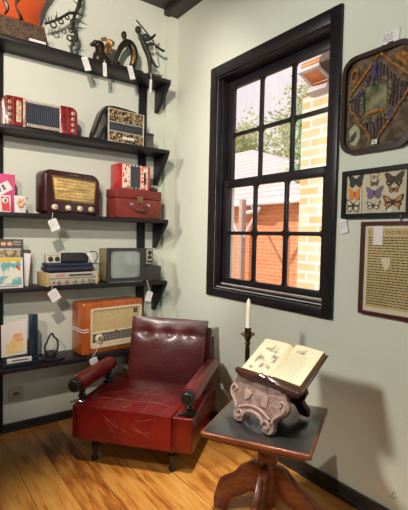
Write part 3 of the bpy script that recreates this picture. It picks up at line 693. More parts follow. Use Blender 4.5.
for (x0, z0, x1, z1) in words(-.12, -.06, .085, 2, .010, .005, .005, .012, .003, 8): m.box((x0, -.006, z0), (x1, -.003, z1))
obj('maker_mark', m, 'redcard', t)
zr = z+.1035
t = thing('navy_case', 'flat navy blue case lying on the stereo receiver', 'case', (1.075, 3.195, zr), .08)
obj('lower_shell', MB().box((-.185, 0, 0), (.19, .135, .034), .008), 'navy', t)
obj('upper_shell', MB().box((-.18, .004, .036), (.185, .133, .062), .008), 'navy', t)
zn = zr+.062
t = thing('cassette_recorder', 'small beige tape recorder with two reels on the navy case', 'recorder', (.955, 3.235, zn))
obj('body', MB().box((-.055, 0, 0), (.055, .07, .068), .006), 'mount', t)
for x in (-.024, .026):
    obj('reel', MB().lathe([(.019, 0), (.019, .004), (.012, .005), (.012, .003)], 18, Matrix.Translation((x, 0, .030)) @ Matrix.Rotation(PI/2, 4, 'X')), 'tvdark', t)
obj('label_strip', MB().box((-.045, -.002, .052), (.045, 0, .062)), 'silver', t)
t = thing('black_pouch_device', 'black padded device with a white stick grip on the navy case', 'device', (1.125, 3.225, zn))
obj('body', MB().prism(rrect(-.11, .002, .10, .076, (.012, .012, .03, .03)), 0, .085, ZX, .012, 3), 'ink', t)
m = MB()
for k in range(7): m.box((-.06+.02*k, -.004, .016), (-.05+.02*k, .002, .04), .002)
obj('ribbing', m, 'tvdark', t)
obj('grip', MB().tube([(.082, -.022, .078), (.104, -.026, .045), (.124, -.028, .004)], [.015, .015, .009], 10, 3), 'card', t)
obj('cable', MB().tube([(.09, .0, .078), (.13, .0, .088), (.165, .0, .075), (.16, -.02, .03), (.135, -.025, .002)], .004, 6, 4), 'ink', t)
t = thing('television', 'portable television with dark bezel and olive side, fourth shelf right', 'television', (1.53, 3.18, z))
obj('housing', MB().box((-.168, .02, .008), (.168, .18, .276), .008), 'olive', t)
fr_o = rrect(-.17, .006, .172, .282, .012)
bz = MB(); W1 = rrect(-.142, .036, .128, .262, .035)
bb = bmesh.new(); 
def ring_panel(b, outer, inner, y0, y1, yin):
    n = len(outer); A = [b.verts.new((x, y0, zz)) for x, zz in outer]; B = [b.verts.new((x, y0, zz)) for x, zz in inner]; C_ = [b.verts.new((x, yin, zz)) for x, zz in inner]; D = [b.verts.new((x, y1, zz)) for x, zz in outer]
    for i in range(n):
        j = (i+1) % n
        b.faces.new((A[i], A[j], B[j], B[i])); b.faces.new((B[i], B[j], C_[j], C_[i])); b.faces.new((D[i], D[j], A[j], A[i])); b.faces.new((C_[i], C_[j], D[j], D[i]))
ring_panel(bb, fr_o, W1, -.004, .022, .012)
obj('bezel', bb, 'tvdark', t)
b = bmesh.new(); nx, nz = 16, 12; G = []
for i in range(nx+1):
    row = []
    for j in range(nz+1):
        a, c = i/nx*2-1, j/nz*2-1; x = -.007+.138*a; zz = .149+.116*c
        row.append(b.verts.new((x, .018-.016*(1-a*a*.6-c*c*.4), zz)))
    G.append(row)
for i in range(nx):
    for j in range(nz): b.faces.new((G[i][j], G[i+1][j], G[i+1][j+1], G[i][j+1]))
obj('screen', b, 'screen', t)
cp = obj('control_panel', MB().box((.172, .0, .140), (.248, .16, .278), .006), 'tvdark', t)
obj('control_plate', MB().box((.182, -.003, .148), (.240, .002, .270), .002), 'silver', cp)
for k, (x, zz, r) in enumerate(((.211, .245, .018), (.211, .205, .018), (.200, .168, .010), (.223, .168, .010))):
    obj('tuning_knob', MB().lathe([(r, 0), (r, .006), (r*.6, .014), (r*.3, .015)], 16, Matrix.Translation((x, -.002, zz)) @ Matrix.Rotation(PI/2, 4, 'X')), 'ink', cp)
m = MB()
for i in range(10): m.box((.184, -.004, .152+.012*i), (.192, -.002, .157+.012*i)); m.box((.231, -.004, .152+.012*i), (.238, -.002, .157+.012*i))
obj('plate_marks', m, 'ink', cp)
obj('trim_rail', MB().box((-.17, -.012, .0), (.14, .0, .007), .002), 'chrome', t)
obj('foot', MB().box((-.15, .03, 0), (.15, .15, .009)), 'tvdark', t)
t = thing('adapter_box', 'plain dark grey box beside the television at the shelf end', 'box', (1.78, 3.17, z))
obj('body', MB().box((-.076, 0, 0), (.074, .15, .128), .005), 'tvdark', t)
obj('top_seam', MB().box((-.0765, -.0005, .112), (.0745, .1505, .115)), 'ink', t)

# ------------------------------------------------------------------ fifth shelf
z = SZ[4]
t = thing('award_plaque', 'navy award stand holding a white sheet with yellow print, lowest shelf', 'award', (.708, 3.118, z))
obj('base', MB().box((-.125, 0, 0), (.135, .10, .030), .004).box((-.118, .01, .030), (.115, .09, .058), .004), 'award', t)
obj('post', MB().box((.055, .03, .058), (.112, .08, .352), .003), 'award', t)
st = obj('sheet', MB().prism([(-.13, .07), (.038, .078), (.036, .336), (-.132, .296)], .035, .043, ZX), 'acrylic', t)
obj('yellow_text_print', MB().prism([(-.10, .09), (.012, .095), (.015, .17), (-.10, .165)], .0335, .035, ZX), 'yellowart', st)
obj('red_text_print', MB().prism([(-.075, .168), (.012, .172), (.005, .235), (-.05, .225)], .0335, .035, ZX), 'redart', st)
np_ = obj('name_plate', MB().box((-.102, -.004, .030), (.062, .012, .062), .002), 'card', t)
m = MB()
for k in range(9): m.box((-.07+.012*k, -.0055, .043), (-.061+.012*k, -.004, .053))
obj('engraved_letters', m, 'ink', np_)
t = thing('inkwell_stand', 'small black wire stand on a dark dish between the award and the radio', 'ornament', (.935, 3.19, z))
obj('dish', MB().lathe([(.02, 0), (.085, .004), (.09, .014), (.07, .018), (.02, .016)], 28), 'ink', t)
obj('pot', MB().lathe([(.035, .016), (.042, .03), (.04, .05), (.036, .06)], 20, Matrix.Translation((-.012, 0, 0))), 'ink', t)
obj('wire_loop', MB().tube([(-.05, 0, .05), (-.055, 0, .10), (-.04, 0, .13), (-.028, 0, .16), (-.01, 0, .19), (.004, 0, .185), (.012, 0, .165), (.035, 0, .14), (.042, 0, .10), (.034, 0, .05)], .007, 8, 4), 'ink', t)
t = thing('wooden_radio', 'orange veneered radio with cream grille frame and dark dial, lowest shelf', 'radio', (1.420, 3.136, z), .12)
cab = obj('cabinet', MB().prism(rrect(-.283, .006, .265, .412, (.012, .012, .02, .02)), 0, .195, ZX, .014, 3), 'walnut', t)
m = MB()
for zz in (.186, .205): m.box((-.2845, .010, zz), (-.2825, .185, zz+.007)).box((-.2845, -.0012, zz), (-.236, .010, zz+.007))
obj('pale_stripes', m, 'card', cab)
bb = bmesh.new(); ring_panel(bb, rrect(-.222, .052, .242, .366, .022), rrect(-.208, .066, .228, .352, .014), -.012, .002, .001)
obj('grille_frame', bb, 'cream', t)
obj('speaker_cloth', MB().box((-.21, -.002, .178), (.23, .003, .355)), 'cloth', t)
obj('cloth_rail', MB().box((-.21, -.008, .166), (.23, .002, .180), .002), 'cream', t)
di = obj('dial_glass', MB().box((-.21, -.003, .098), (.23, .003, .166)), 'greycover', t)
m = MB()
for (x0, z0, x1, z1) in words(-.13, .2, .155, 4, .014, .003, .01, .03, .01, 4): m.box((x0, -.0042, z0), (x1, -.003, z1))
obj('station_marks', m, 'mount', di)
obj('lower_rail', MB().box((-.21, -.006, .064), (.23, .002, .098), .002), 'cream', t)
kn = obj('knob', MB().lathe([(.034, 0), (.034, .014), (.028, .022), (.008, .024)], 24, Matrix.Translation((-.150, -.003, .128)) @ Matrix.Rotation(PI/2, 4, 'X')), 'cream', t)
obj('knob_centre', MB().lathe([(.018, 0), (.016, .006), (.004, .007)], 18, Matrix.Translation((-.150, -.026, .128)) @ Matrix.Rotation(PI/2, 4, 'X')), 'brass', kn)
obj('crest', MB().ell((.0, -.010, .174), (.012, .004, .009), 10), 'brass', t)
obj('badge', MB().box((.168, -.006, .305), (.182, -.001, .338), .001).box((.188, -.006, .312), (.202, -.001, .338), .001).box((.168, -.006, .300), (.202, -.001, .308), .001), 'ink', t)
obj('foot', MB().box((-.25, .01, 0), (.24, .15, .008)), 'greycover', t)
# socket low on the back wall
t = thing('wall_outlet', 'pale wall outlet plate low on the wall under the lowest shelf', 'outlet', (.718, YW, .28))
obj('plate', MB().box((-.052, -.010, -.053), (.052, 0, .053), .003), 'outlet', t)
obj('socket', MB().prism([(.02*math.cos(a*PI/8)*1.25, .014*math.sin(a*PI/8)) for a in range(16)], -.014, -.009, ZX, .001), 'greyink', t)

# ------------------------------------------------------------------ price tags
def price_tag(label, top, ctr, w, h, ang, loop=True, yaw_=0, flat=False):
    t = thing('price_tag', label, 'tag', top, yaw_, 'white price tags hung on the shelves')
    d = Vector(ctr)-Vector(top)
    mt = Matrix.Translation(d) @ Matrix.Rotation(ang, 4, 'Y')
    out = [(-w/2, -h/2), (w/2, -h/2), (w/2, h/2-.006), (w/2-.008, h/2), (-w/2+.008, h/2), (-w/2, h/2-.006)]
    c = obj('card', MB().prism(out, -.001, .001, mt @ ZX), 'card', t)
    m = MB()
    for (x0, z0, x1, z1) in words(-w/2+.006, w/2-.006, h/2-.022, max(2, int(h/.022)), .014, .004, .005, .014, .004, int(abs(ctr[0])*1000)): m.box((x0, -.0018, z0), (x1, -.001, z1), mtx=mt)
    obj('handwriting', m, 'penink', c)
    e = mt @ Vector((0, 0, h/2-.006))
    obj('string', MB().tube([(0, .008 if ctr[2] < .6 else .012, .001), (0, 0, .002), (e.x*.4, -.003, e.z*.5), (e.x, -.002, e.z)], .0022, 6, 4), 'string', t)
    return t
yt = YF-.006
z = SZ[0]
t = thing('price_tag', 'white price tag lying flat on the top shelf edge before the carved plinth', 'tag', (.805, YF+.005, z))
obj('card', MB().box((-.055, -.012, .0005), (.055, .012, .016), .001), 'card', t)
price_tag('white price tag hanging below the thorny iron sculpture', (1.115, yt, z+.004), (1.155, yt, 2.775), .05, .10, -.36)
price_tag('narrow white price tag hanging below the bronze bird', (1.298, yt, z+.004), (1.302, yt, 2.768), .03, .105, -.05)
price_tag('white price tag hanging below the arched bronze figure', (1.497, yt, z+.004), (1.525, yt, 2.80), .046, .105, -.30)
price_tag('narrow white price tag hanging below the leaping figure', (1.702, yt, z+.004), (1.702, yt, 2.735), .022, .11, .05)
price_tag('white price tag hanging under the maroon bakelite radio', (.915, yt, SZ[2]+.004), (.925, yt, 1.562), .066, .085, -.42)
price_tag('white price tag hanging below the stereo receiver', (.915, yt, SZ[3]+.004), (.93, yt, 1.045), .072, .085, -.55)
price_tag('white price tag hanging from the television corner', (1.70, yt, SZ[3]+.004), (1.718, yt, .985), .058, .085, .30)
price_tag('white price tag hanging from the knob of the orange radio', (1.275, 3.080, SZ[4]+.128), (1.212, 3.058, .515), .062, .085, -.30)

# ================================================================== armchair
ch = thing('armchair', 'oxblood red leather armchair with dark turned legs under the window corner', 'armchair', (1.056-.05*.759, 2.634-.05*.651, 0), math.atan2(-.759, .651))
# local x = across (left arm to right arm), local y = from front to back, z up
X0, X1, DEP = -.144, .68, .70
XC = (X0+X1)/2
base = obj('seat_box', MB().box((X0, 0, .150), (X1, DEP, .372), .010, 3), 'leather', ch)
b = bmesh.new(); nx, ny = 30, 26; top = []
cx0, cx1 = X0+.068, X1-.125
def seat_z(a, c):
    return .392+.012*math.sin(PI*a)*math.sin(PI*min(1, c*1.1)) - .035*c + .004*mnoise.noise(Vector((a*5, c*5, 0)))
for i in range(nx+1):
    row = []
    for j in range(ny+1):
        a, c = i/nx, j/ny; row.append(b.verts.new((cx0+(cx1-cx0)*a, -.046+.616*c, seat_z(a, c))))
    top.append(row)
for i in range(nx):
    for j in range(ny): b.faces.new((top[i][j], top[i+1][j], top[i+1][j+1], top[i][j+1]))
rim = [top[i][0] for i in range(nx+1)]+[top[nx][j] for j in range(1, ny+1)]+[top[i][ny] for i in range(nx-1, -1, -1)]+[top[0][j] for j in range(ny-1, 0, -1)]
low = [b.verts.new((v.co.x, v.co.y, .175)) for v in rim]
for k in range(len(rim)): b.faces.new((rim[k], rim[(k+1) % len(rim)], low[(k+1) % len(rim)], low[k]))
b.faces.new(low)
bmesh.ops.bevel(b, geom=[e for e in b.edges if e.verts[0] in set(rim) and e.verts[1] in set(rim) and len(e.link_faces) == 2 and abs(e.link_faces[0].normal.dot(e.link_faces[1].normal)) < .5], offset=.016, segments=3, affect='EDGES', profile=.5)
cush = obj('seat_cushion', b, 'leather', ch)
m = MB(); rd = random.Random(12)
def crackline(pts_, r=.0016):
    m.tube(pts_, r, 5, 4)
def sp(x, y):   # a point on the cushion top
    a = (x-cx0)/(cx1-cx0); c = (y+.046)/.616; return Vector((x, y, seat_z(a, c)+.0008))
for k in range(24):
    x = rd.uniform(cx0+.05, cx1-.08); y = rd.uniform(.0, .42); a = rd.uniform(0, 2*PI); pts_ = []
    for i in range(rd.randint(4, 7)):
        pts_.append(sp(x, y)); a += rd.uniform(-.5, .5); x += .038*math.cos(a); y += .038*math.sin(a)
        if not (cx0+.02 < x < cx1-.02 and -.005 < y < .52): break
    if len(pts_) > 2: crackline(pts_, rd.uniform(.0004, .0010))
crackline([sp(cx0+.03+(cx1-cx0-.06)*i/8, .13+.012*math.sin(i*1.3)) for i in range(9)], .0016)
for x in (cx0+.30, cx0+.42): crackline([sp(x+.018*math.sin(i), .0+.05*i) for i in range(7)], .0015)
for k in range(7):
    x = rd.uniform(cx0+.04, cx1-.16); zz = rd.uniform(.24, .37); pts_ = []; a = rd.choice((-.9, -.5, .2, -1.3))+rd.uniform(-.3, .3); da = rd.uniform(.05, .3)
    for i in range(5):
        pts_.append((x, -.0466, zz)); a += da+rd.uniform(-.1, .1); x += .035*math.cos(a); zz += .028*math.sin(a)
        if not (.19 < zz < .37 and cx0+.02 < x < cx1-.02): break
    if len(pts_) > 2: crackline(pts_, rd.uniform(.0005, .0010))
crackline([(cx0+.01+(cx1-cx0-.02)*i/10  , -.041, .381+.002*math.sin(i*2)) for i in range(11)], .002)
obj('crack_lines', m, 'crack', cush)
# back
bx0, bx1 = -.035, .585
s0, z0_, s1, z1_ = .585, .345, .715, .845
b = bmesh.new(); nx, nz = 36, 26; F = []; dir_ = Vector((0, s1-s0, z1_-z0_)); nrm = Vector((0, -(z1_-z0_), s1-s0)).normalized()
def back_off(a, c):
    o_ = .020*(math.sin(PI*a)**.5)*(math.sin(PI*min(1, max(0, c)))**.5)
    for ba in (.22, .5, .78):
        d2 = ((a-ba)/.085)**2+((c-.76)/.07)**2; o_ -= .013*math.exp(-d2)
    o_ -= .0035*math.exp(-((c-.76)/.03)**2)
    return o_+.003*mnoise.noise(Vector((a*4, c*4, 3)))
for i in range(nx+1):
    row = []
    for j in range(nz+1):
        a, c = i/nx, j/nz; w = .97+.03*c
        p_ = Vector((XC+.02+(bx0+(bx1-bx0)*a-(bx0+bx1)/2)*w, s0, z0_))+dir_*c+nrm*back_off(a, c); row.append(b.verts.new(p_))
    F.append(row)
for i in range(nx):
    for j in range(nz): b.faces.new((F[i][j], F[i][j+1], F[i+1][j+1], F[i+1][j]))
rim = [F[i][0] for i in range(nx+1)]+[F[nx][j] for j in range(1, nz+1)]+[F[i][nz] for i in range(nx-1, -1, -1)]+[F[0][j] for j in range(nz-1, 0, -1)]
low = [b.verts.new(v.co-nrm*.048) for v in rim]
for k in range(len(rim)): b.faces.new((rim[k], rim[(k+1) % len(rim)], low[(k+1) % len(rim)], low[k]))
b.faces.new(low)
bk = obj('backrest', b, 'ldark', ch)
for ba in (.22, .5, .78):
    c = .76; w = .97+.03*c
    p_ = Vector((XC+.02+(bx0+(bx1-bx0)*ba-(bx0+bx1)/2)*w, s0, z0_))+dir_*c+nrm*(back_off(ba, c)+.002)
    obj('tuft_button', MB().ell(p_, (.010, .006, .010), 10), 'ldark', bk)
bf = [(s0+.055, .16), (s1+.005, .16), (s1+.055, .765), (s1+.048, .78), (s1+.028, .77)]
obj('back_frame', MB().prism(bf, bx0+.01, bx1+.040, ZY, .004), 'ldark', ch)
for xa, nm in ((-.123, 'left'), (.648, 'right')):
    zt = .505
    L_ = .54 if nm == 'left' else .73
    prof = [(.020, 0), (.050, .004), (.056, .03), (.056, L_-.06), (.05, L_-.025), (.03, L_-.006), (.008, L_)]
    ar = obj('armrest', MB().lathe([(r, q) for r, q in prof], 28, Matrix.Translation((xa, .015, zt)) @ Matrix.Rotation(-PI/2, 4, 'X')), 'leather', ch)
    kp = [(.010, -.030), (.016, -.028), (.018, -.020), (.030, -.022), (.036, -.016), (.044, -.014), (.047, -.004), (.047, .016), (.04, .02)]
    obj('knob_cap', MB().lathe(kp, 28, Matrix.Translation((xa, .0, zt)) @ Matrix.Rotation(-PI/2, 4, 'X')), 'black', ar)
    post = [(.040, .370), (.040, .378), (.022, .384), (.018, .395), (.026, .408), (.028, .416), (.018, .428), (.020, .44), (.026, .455), (.02, .47)]
    xin = xa+(.01 if nm == 'left' else -.01)
    obj('arm_post', MB().lathe(post, 20, Matrix.Translation((xin, .075, 0))), 'black', ar)
    obj('arm_post', MB().lathe(post, 20, Matrix.Translation((xin, .47, 0))), 'black', ar)
    obj('scroll_trim', MB().tube([(xin-.045, .055, .376), (xin-.055, .03, .378), (xin-.02, .03, .388), (xin+.03, .05, .378), (xin+.05, .09, .376)], [.006, .008, .009, .008, .004], 8, 4), 'chrome' if nm == 'left' else 'black', ar)
leg = [(.016, 0), (.020, .006), (.022, .02), (.016, .03), (.013, .05), (.02, .075), (.026, .095), (.026, .108), (.016, .118), (.024, .128), (.028, .150)]
for x, y in ((0, .05), (.539, .05), (0, .62), (.539, .62)):
    obj('leg', MB().lathe(leg, 18, Matrix.Translation((x, y, 0))), 'black', ch)

# ================================================================== side table, book stand, book, candle
tb_ang = math.atan2(-.862, .507)
TC = Vector((1.575, 1.55, 0)); TH = .55
tb = thing('side_table', 'small square reddish wood pedestal table with black top beside the armchair', 'table', TC, tb_ang)
# local x = along the front edge (e1), local y = away from the viewer (e2)
hx, hy = .268, .290
obj('table_top', MB().box((-hx, -hy, TH-.030), (hx, hy, TH-.002), .010, 3), 'tablewood', tb)
obj('inlaid_surface', MB().box((-hx+.012, -hy+.012, TH-.006), (hx-.012, hy-.012, TH), .002), 'tabletop', tb)
obj('lower_moulding', MB().box((-hx+.028, -hy+.028, TH-.056), (hx-.028, hy-.028, TH-.030), .010, 3), 'tablewood', tb)
col = [(.07, .494), (.07, .478), (.046, .468), (.036, .44), (.040, .40), (.050, .36), (.052, .33), (.042, .31), (.048, .30), (.048, .09), (.04, .075), (.03, .06), (.012, .045)]
obj('pedestal', MB().lathe(col[::-1], 28), 'tablewood', tb)
ft = [(.03, .305), (.075, .305), (.11, .285), (.14, .245), (.175, .205), (.215, .180), (.250, .155), (.278, .115), (.293, .065), (.293, .012), (.285, 0), (.225, 0), (.220, .012), (.210, .045), (.190, .075), (.160, .095), (.125, .115), (.09, .14), (.03, .15)]
for k in range(4):
    f = MB().prism(ft, -.025, .025, Matrix.Rotation(k*PI/2, 4, 'Z') @ ZX, .007, 3)
    fo = obj('foot', f, 'tablewood', tb)
    obj('carved_ridge', MB().tube([Matrix.Rotation(k*PI/2, 3, 'Z') @ Vector((a, 0, b_)) for a, b_ in ((.11, .284), (.142, .246), (.176, .206), (.216, .181), (.251, .156), (.277, .116))], [.006, .014, .015, .015, .014, .006], 8, 4), 'tablewood', fo)

# book stand: local x = along the ledge, local y = away from its front
bs_ang = math.atan2(-.996, .091)
O_ = Vector((1.405, 1.583, TH))
bs = thing('book_stand', 'carved dusty pink wooden book stand with dark ledge on the side table', 'book stand', O_, bs_ang)
uc = .072
lean_a = math.atan2(.075, .235)
PF = Matrix.Translation((uc, 0, .010)) @ Matrix.Rotation(-lean_a, 4, 'X') @ ZX        # outline (u, v), c = depth
half = [(.0, .055), (.025, .052), (.044, .044), (.056, .032), (.060, .020), (.068, .006), (.084, 0), (.110, .0), (.128, .010), (.136, .028), (.132, .046), (.130, .060), (.138, .076), (.160, .094), (.184, .114), (.194, .136), (.188, .160), (.172, .182), (.164, .204), (.164, .226)]
outl = half+[(-a, b_) for a, b_ in half[::-1]][:-1]
fp = obj('front_panel', MB().prism(outl, 0, .030, PF, .005), 'pinkwood', bs)
def relief(name, pts, r, parent, m_='pinkwood2'):
    return obj(name, MB().tube([PF @ Vector((a, b_, -.002)) for a, b_ in pts], r, 8, 4), m_, parent)
for sg in (-1, 1):
    spiral = [(sg*(.090+.026*math.cos(t_)*(1-.13*t_)), .034+.026*math.sin(t_)*(1-.13*t_)) for t_ in [x*.6 for x in range(11)]]
    if sg == 1: spiral = [(.090-.026*math.cos(t_)*(1-.13*t_), .034+.026*math.sin(t_)*(1-.13*t_)) for t_ in [x*.6 for x in range(11)]]
    else: spiral = [(-a, b_) for a, b_ in [(.090-.026*math.cos(t_)*(1-.13*t_), .034+.026*math.sin(t_)*(1-.13*t_)) for t_ in [x*.6 for x in range(11)]]]
    relief('foot_scroll', spiral, .009, fp)
    relief('edge_scroll', [(sg*.120, .058), (sg*.124, .076), (sg*.146, .098), (sg*.168, .118), (sg*.178, .140), (sg*.168, .162), (sg*.150, .164), (sg*.142, .150), (sg*.152, .142)], .008, fp)
relief('arch_rim', [(-.066, .034), (-.056, .052), (-.034, .066), (0, .072), (.034, .066), (.056, .052), (.066, .034)], .0095, fp)
relief('arch_bead', [(-.104, .066), (-.072, .082), (-.036, .094), (0, .098), (.036, .094), (.072, .082), (.104, .066)], .0075, fp)
m = MB().prism([(-.072, .112), (-.046, .128), (-.034, .152), (-.044, .170), (-.060, .165), (-.072, .175), (-.090, .162), (-.086, .136)], -.006, .002, PF, .002)
obj('leaf_relief', m, 'pinkwood2', fp)
m = MB().prism([(.034, .112), (.072, .112), (.072, .146), (.062, .172), (.048, .172), (.034, .146)], -.006, .002, PF, .002)
obj('leaf_relief', m, 'pinkwood2', fp)
# rest board and back leg
tilt = math.atan2(.135, .20)
RB = Matrix.Translation((.115, .085, .232)) @ Matrix.Rotation(tilt, 4, 'X')        # x across, y up the slope, z normal
BRW = .19
obj('rest_board', MB().prism([(-BRW, 0), (BRW, 0), (BRW, .16), (.10, .20), (.04, .245), (0, .258), (-.04, .245), (-.10, .20), (-BRW, .16)], -.020, 0, RB, .004), 'brownwood', bs)
lip = [(-.205, .030), (-.200, .044), (-.16, .040), (-.10, .036), (-.05, .046), (-.025, .060), (0, .050), (.025, .060), (.05, .046), (.10, .034), (.16, .030), (.20, .026), (.207, .010), (.18, -.018), (.13, -.040), (.05, -.054), (-.05, -.054), (-.13, -.038), (-.18, -.012)]
LP = RB @ Matrix(((1, 0, 0, 0), (0, 0, 1, 0), (0, 1, 0, 0), (0, 0, 0, 1)))
obj('ledge', MB().prism(lip, -.028, -.001, LP, .006, 3), 'brownwood', bs)
obj('ledge_carving', MB().tube([LP @ Vector((a, b_, -.028)) for a, b_ in ((-.17, .012), (-.11, -.006), (-.05, -.016), (0, -.026), (.05, -.016), (.11, -.008), (.17, .002))], [.002, .005, .006, .008, .006, .005, .002], 8, 4), 'brownwood', bs)
bp_ = [(-.115, 0), (-.06, 0), (-.045, .05), (0, .075), (.045, .05), (.06, 0), (.115, 0), (.125, .04), (.10, .09), (.14, .15), (.14, .26), (-.14, .26), (-.14, .15), (-.10, .09), (-.125, .04)]
BP = Matrix.Translation((.075, .325, .014)) @ Matrix.Rotation(.40, 4, 'X') @ ZX
obj('back_leg', MB().prism(bp_, -.012, .016, BP, .005), 'brownwood', bs)

# the open book, lying on the rest board
bkg = thing('open_book', 'old open book with an engraving on the left page, resting on the carved stand', 'book', O_, bs_ang)
HW, HL = .188, .236
BK = RB @ Matrix.Translation((.005, .002, .002))
cv = MB().prism([(-HW-.008, 0), (HW+.008, 0), (HW+.008, HL+.008), (-HW-.008, HL+.008)], 0, .004, BK, .001)
obj('cover', cv, 'brownwood', bkg)
def page_h(q, side):         # q = 0 at the gutter, 1 at the fore edge
    t_ = .040 if side > 0 else .028
    return .004+t_*(1-.25*q)*(1-math.exp(-q*14))*1.0+.002
def page_block(side):
    b = bmesh.new(); n = 16; A = []; B = []
    for i in range(n+1):
        q = i/n; x = side*HW*q
        A.append((b.verts.new(BK @ Vector((x, .004, .004))), b.verts.new(BK @ Vector((x, HL, .004))), b.verts.new(BK @ Vector((x, .004, page_h(q, side)))), b.verts.new(BK @ Vector((x, HL, page_h(q, side))))))
    for a, c in zip(A, A[1:]):
        b.faces.new((a[0], a[1], c[1], c[0])); b.faces.new((a[0], c[0], c[2], a[2])); b.faces.new((a[1], a[3], c[3], c[1]))
    b.faces.new(A[-1][:2]+A[-1][3:1:-1]); b.faces.new((A[0][0], A[0][2], A[0][3], A[0][1]))
    for a, c in zip(A, A[1:]): b.faces.new((a[2], c[2], c[3], a[3]))
    return b
def surf(side, q0, q1, y0, y1, lift=.0006, n=6):
    b = bmesh.new(); A = []
    for i in range(n+1):
        q = q0+(q1-q0)*i/n; h_ = page_h(q, side)+lift
        A.append((b.verts.new(BK @ Vector((side*HW*q, y0, h_))), b.verts.new(BK @ Vector((side*HW*q, y1, h_)))))
    for a, c in zip(A, A[1:]): b.faces.new((a[0], c[0], c[1], a[1]))
    return b
for side in (-1, 1):
    pb = obj('page_block', page_block(side), 'pageedge', bkg)
    tp = obj('open_page', surf(side, .0, .995, .006, HL-.002, .0005, 16), 'page', pb)
    if side < 0:
        obj('engraving', surf(-1, .14, .80, .020, .205, .0012), 'engrave', tp)
    else:
        obj('ornament_header', surf(1, .14, .82, .178, .212, .0012), 'engrave', tp)
        m = MB()
        for (a0, b0, a1, b1) in words(.14, .82, .168, 14, .0108, .0022, .04, .14, .018, 22, .12):
            m.add(surf(1, a0, a1, b0, b1, .0012, 1))
        obj('printed_lines', m, 'greyink', tp)
# candlestick and candle
cp_ = Vector((1.640, 1.800, TH))
t = thing('candlestick', 'slim dark metal candlestick with round drip dish behind the book', 'candlestick', cp_)
obj('foot', MB().lathe([(.055, 0), (.056, .006), (.045, .012), (.018, .022), (.010, .035)], 28), 'oldbrass', t)
obj('stem', MB().lathe([(.012, .03), (.013, .06), (.011, .08), (.013, .20), (.014, .30), (.011, .325), (.018, .335), (.012, .345), (.016, .36), (.022, .37), (.014, .385)], 18), 'oldbrass', t)
obj('drip_dish', MB().lathe([(.008, .378), (.036, .384), (.043, .393), (.041, .394), (.030, .388), (.010, .386)], 28), 'agedbrass', t)
obj('cup', MB().lathe([(.014, .386), (.018, .392), (.019, .428), (.017, .429), (.014, .40)], 20), 'oldbrass', t)
t = thing('candle', 'tall cream taper candle standing in the candlestick', 'candle', cp_+Vector((0, 0, .402)))
obj('wax', MB().lathe([(.0135, 0), (.0150, .03), (.0140, .12), (.0120, .175), (.007, .19), (.002, .196)], 18), 'wax', t)
obj('wick', MB().tube([(0, 0, .19), (.001, 0, .204)], .0014, 6), 'ink', t)

# ================================================================== pictures on the right wall
def on_wall(name, label, cat, yc, zc, group=None, lean=0):
    """local x runs to the viewer's right (-y), local z up, local y into the wall (+x)"""
    t = thing(name, label, cat, (XW, yc, zc), -PI/2, group); t.rotation_euler = (lean, 0, -PI/2) if lean else (0, 0, -PI/2); return t
# rounded collage
t = on_wall('framed_collage', 'rounded maroon frame holding a dried plant collage with orange rope diamond', 'picture', 1.308, 2.245)
bb = bmesh.new(); ring_panel(bb, rrect(-.210, -.268, .210, .268, .085, 8), rrect(-.186, -.244, .186, .244, .066, 8), -.034, -.0, -.010)
obj('frame', bb, 'maroonframe', t)
obj('backing', MB().prism(rrect(-.19, -.248, .19, .248, .068, 8), -.012, -.003, ZX), 'moss', t)
def strip(name, a, b_, w, m_, par, yy=-.018, wob=.004, seed=0):
    rd = random.Random(seed); a, b_ = Vector((a[0], yy, a[1])), Vector((b_[0], yy, b_[1])); n = 10
    return obj(name, MB().tube([a.lerp(b_, i/n)+Vector((rd.uniform(-wob, wob), 0, rd.uniform(-wob, wob))) for i in range(n+1)], [w*rd.uniform(.75, 1.2) for _ in range(n+1)], 8, 2), m_, par)
for i, (a, b_) in enumerate((((0, .236), (-.165, .06)), ((.02, .236), (.182, .08)), ((-.165, .0), (-.02, -.205)), ((.182, .02), (.01, -.205)))):
    strip('rope_strip', a, b_, .0075, 'rope', t, seed=i)
for i, x in enumerate((-.135, -.115, -.095, -.075, -.055, -.035, -.015, .005, .025, .045, .065, .085, .105, .125, .145)):
    hh = .205-abs(x)*1.15; strip('petal_strip', (x, -hh), (x+.006, hh), .0078, 'purple', t, -.014, .004, 20+i)
for i, (a, b_) in enumerate((((-.01, .20), (-.02, .12)), ((-.06, .12), (-.095, .055)), ((.10, -.05), (.08, -.12)))):
    strip('violet_petals', a, b_, .009, 'violet', t, -.019, .005, 40+i)
strip('stem_twig', (-.17, .03), (.17, .045), .004, 'ink', t, -.020, .005, 60)
m = MB(); rd = random.Random(5)
for i in range(90):
    k = rd.random()*4; s_ = k-int(k); x, zz = ((-.075+.15*s_, .095), (.075, .095-.19*s_), (.075-.15*s_, -.095), (-.075, -.095+.19*s_))[int(k)]
    m.ell((x+rd.uniform(-.012, .012), -.022, zz+rd.uniform(-.012, .012)), rd.uniform(.006, .011), 6)
obj('seed_border', m, 'seed', t)
obj('portrait', MB().box((-.062, -.024, -.082), (.062, -.014, .082), .002), 'portrait', t)
obj('portrait_ribbon', MB().tube([(-.05, -.027, -.07), (0, -.030, -.060), (.05, -.027, -.066)], [.008, .012, .008], 8, 4), 'rope', t)
obj('rope_ring', MB().torus((-.135, -.018, .165), .026, .008, Matrix.Rotation(PI/2, 4, 'X') @ Matrix.Diagonal((.8, 1.3, 1, 1))), 'rope', t)
obj('orange_patch', MB().prism([(.09, .20), (.125, .225), (.165, .19), (.18, .13), (.15, .14)], -.016, -.010, ZX, .002), 'rope', t)
lf = [(-.165, -.13), (-.13, -.10), (-.10, -.13), (-.09, -.18), (-.12, -.225), (-.155, -.21)]
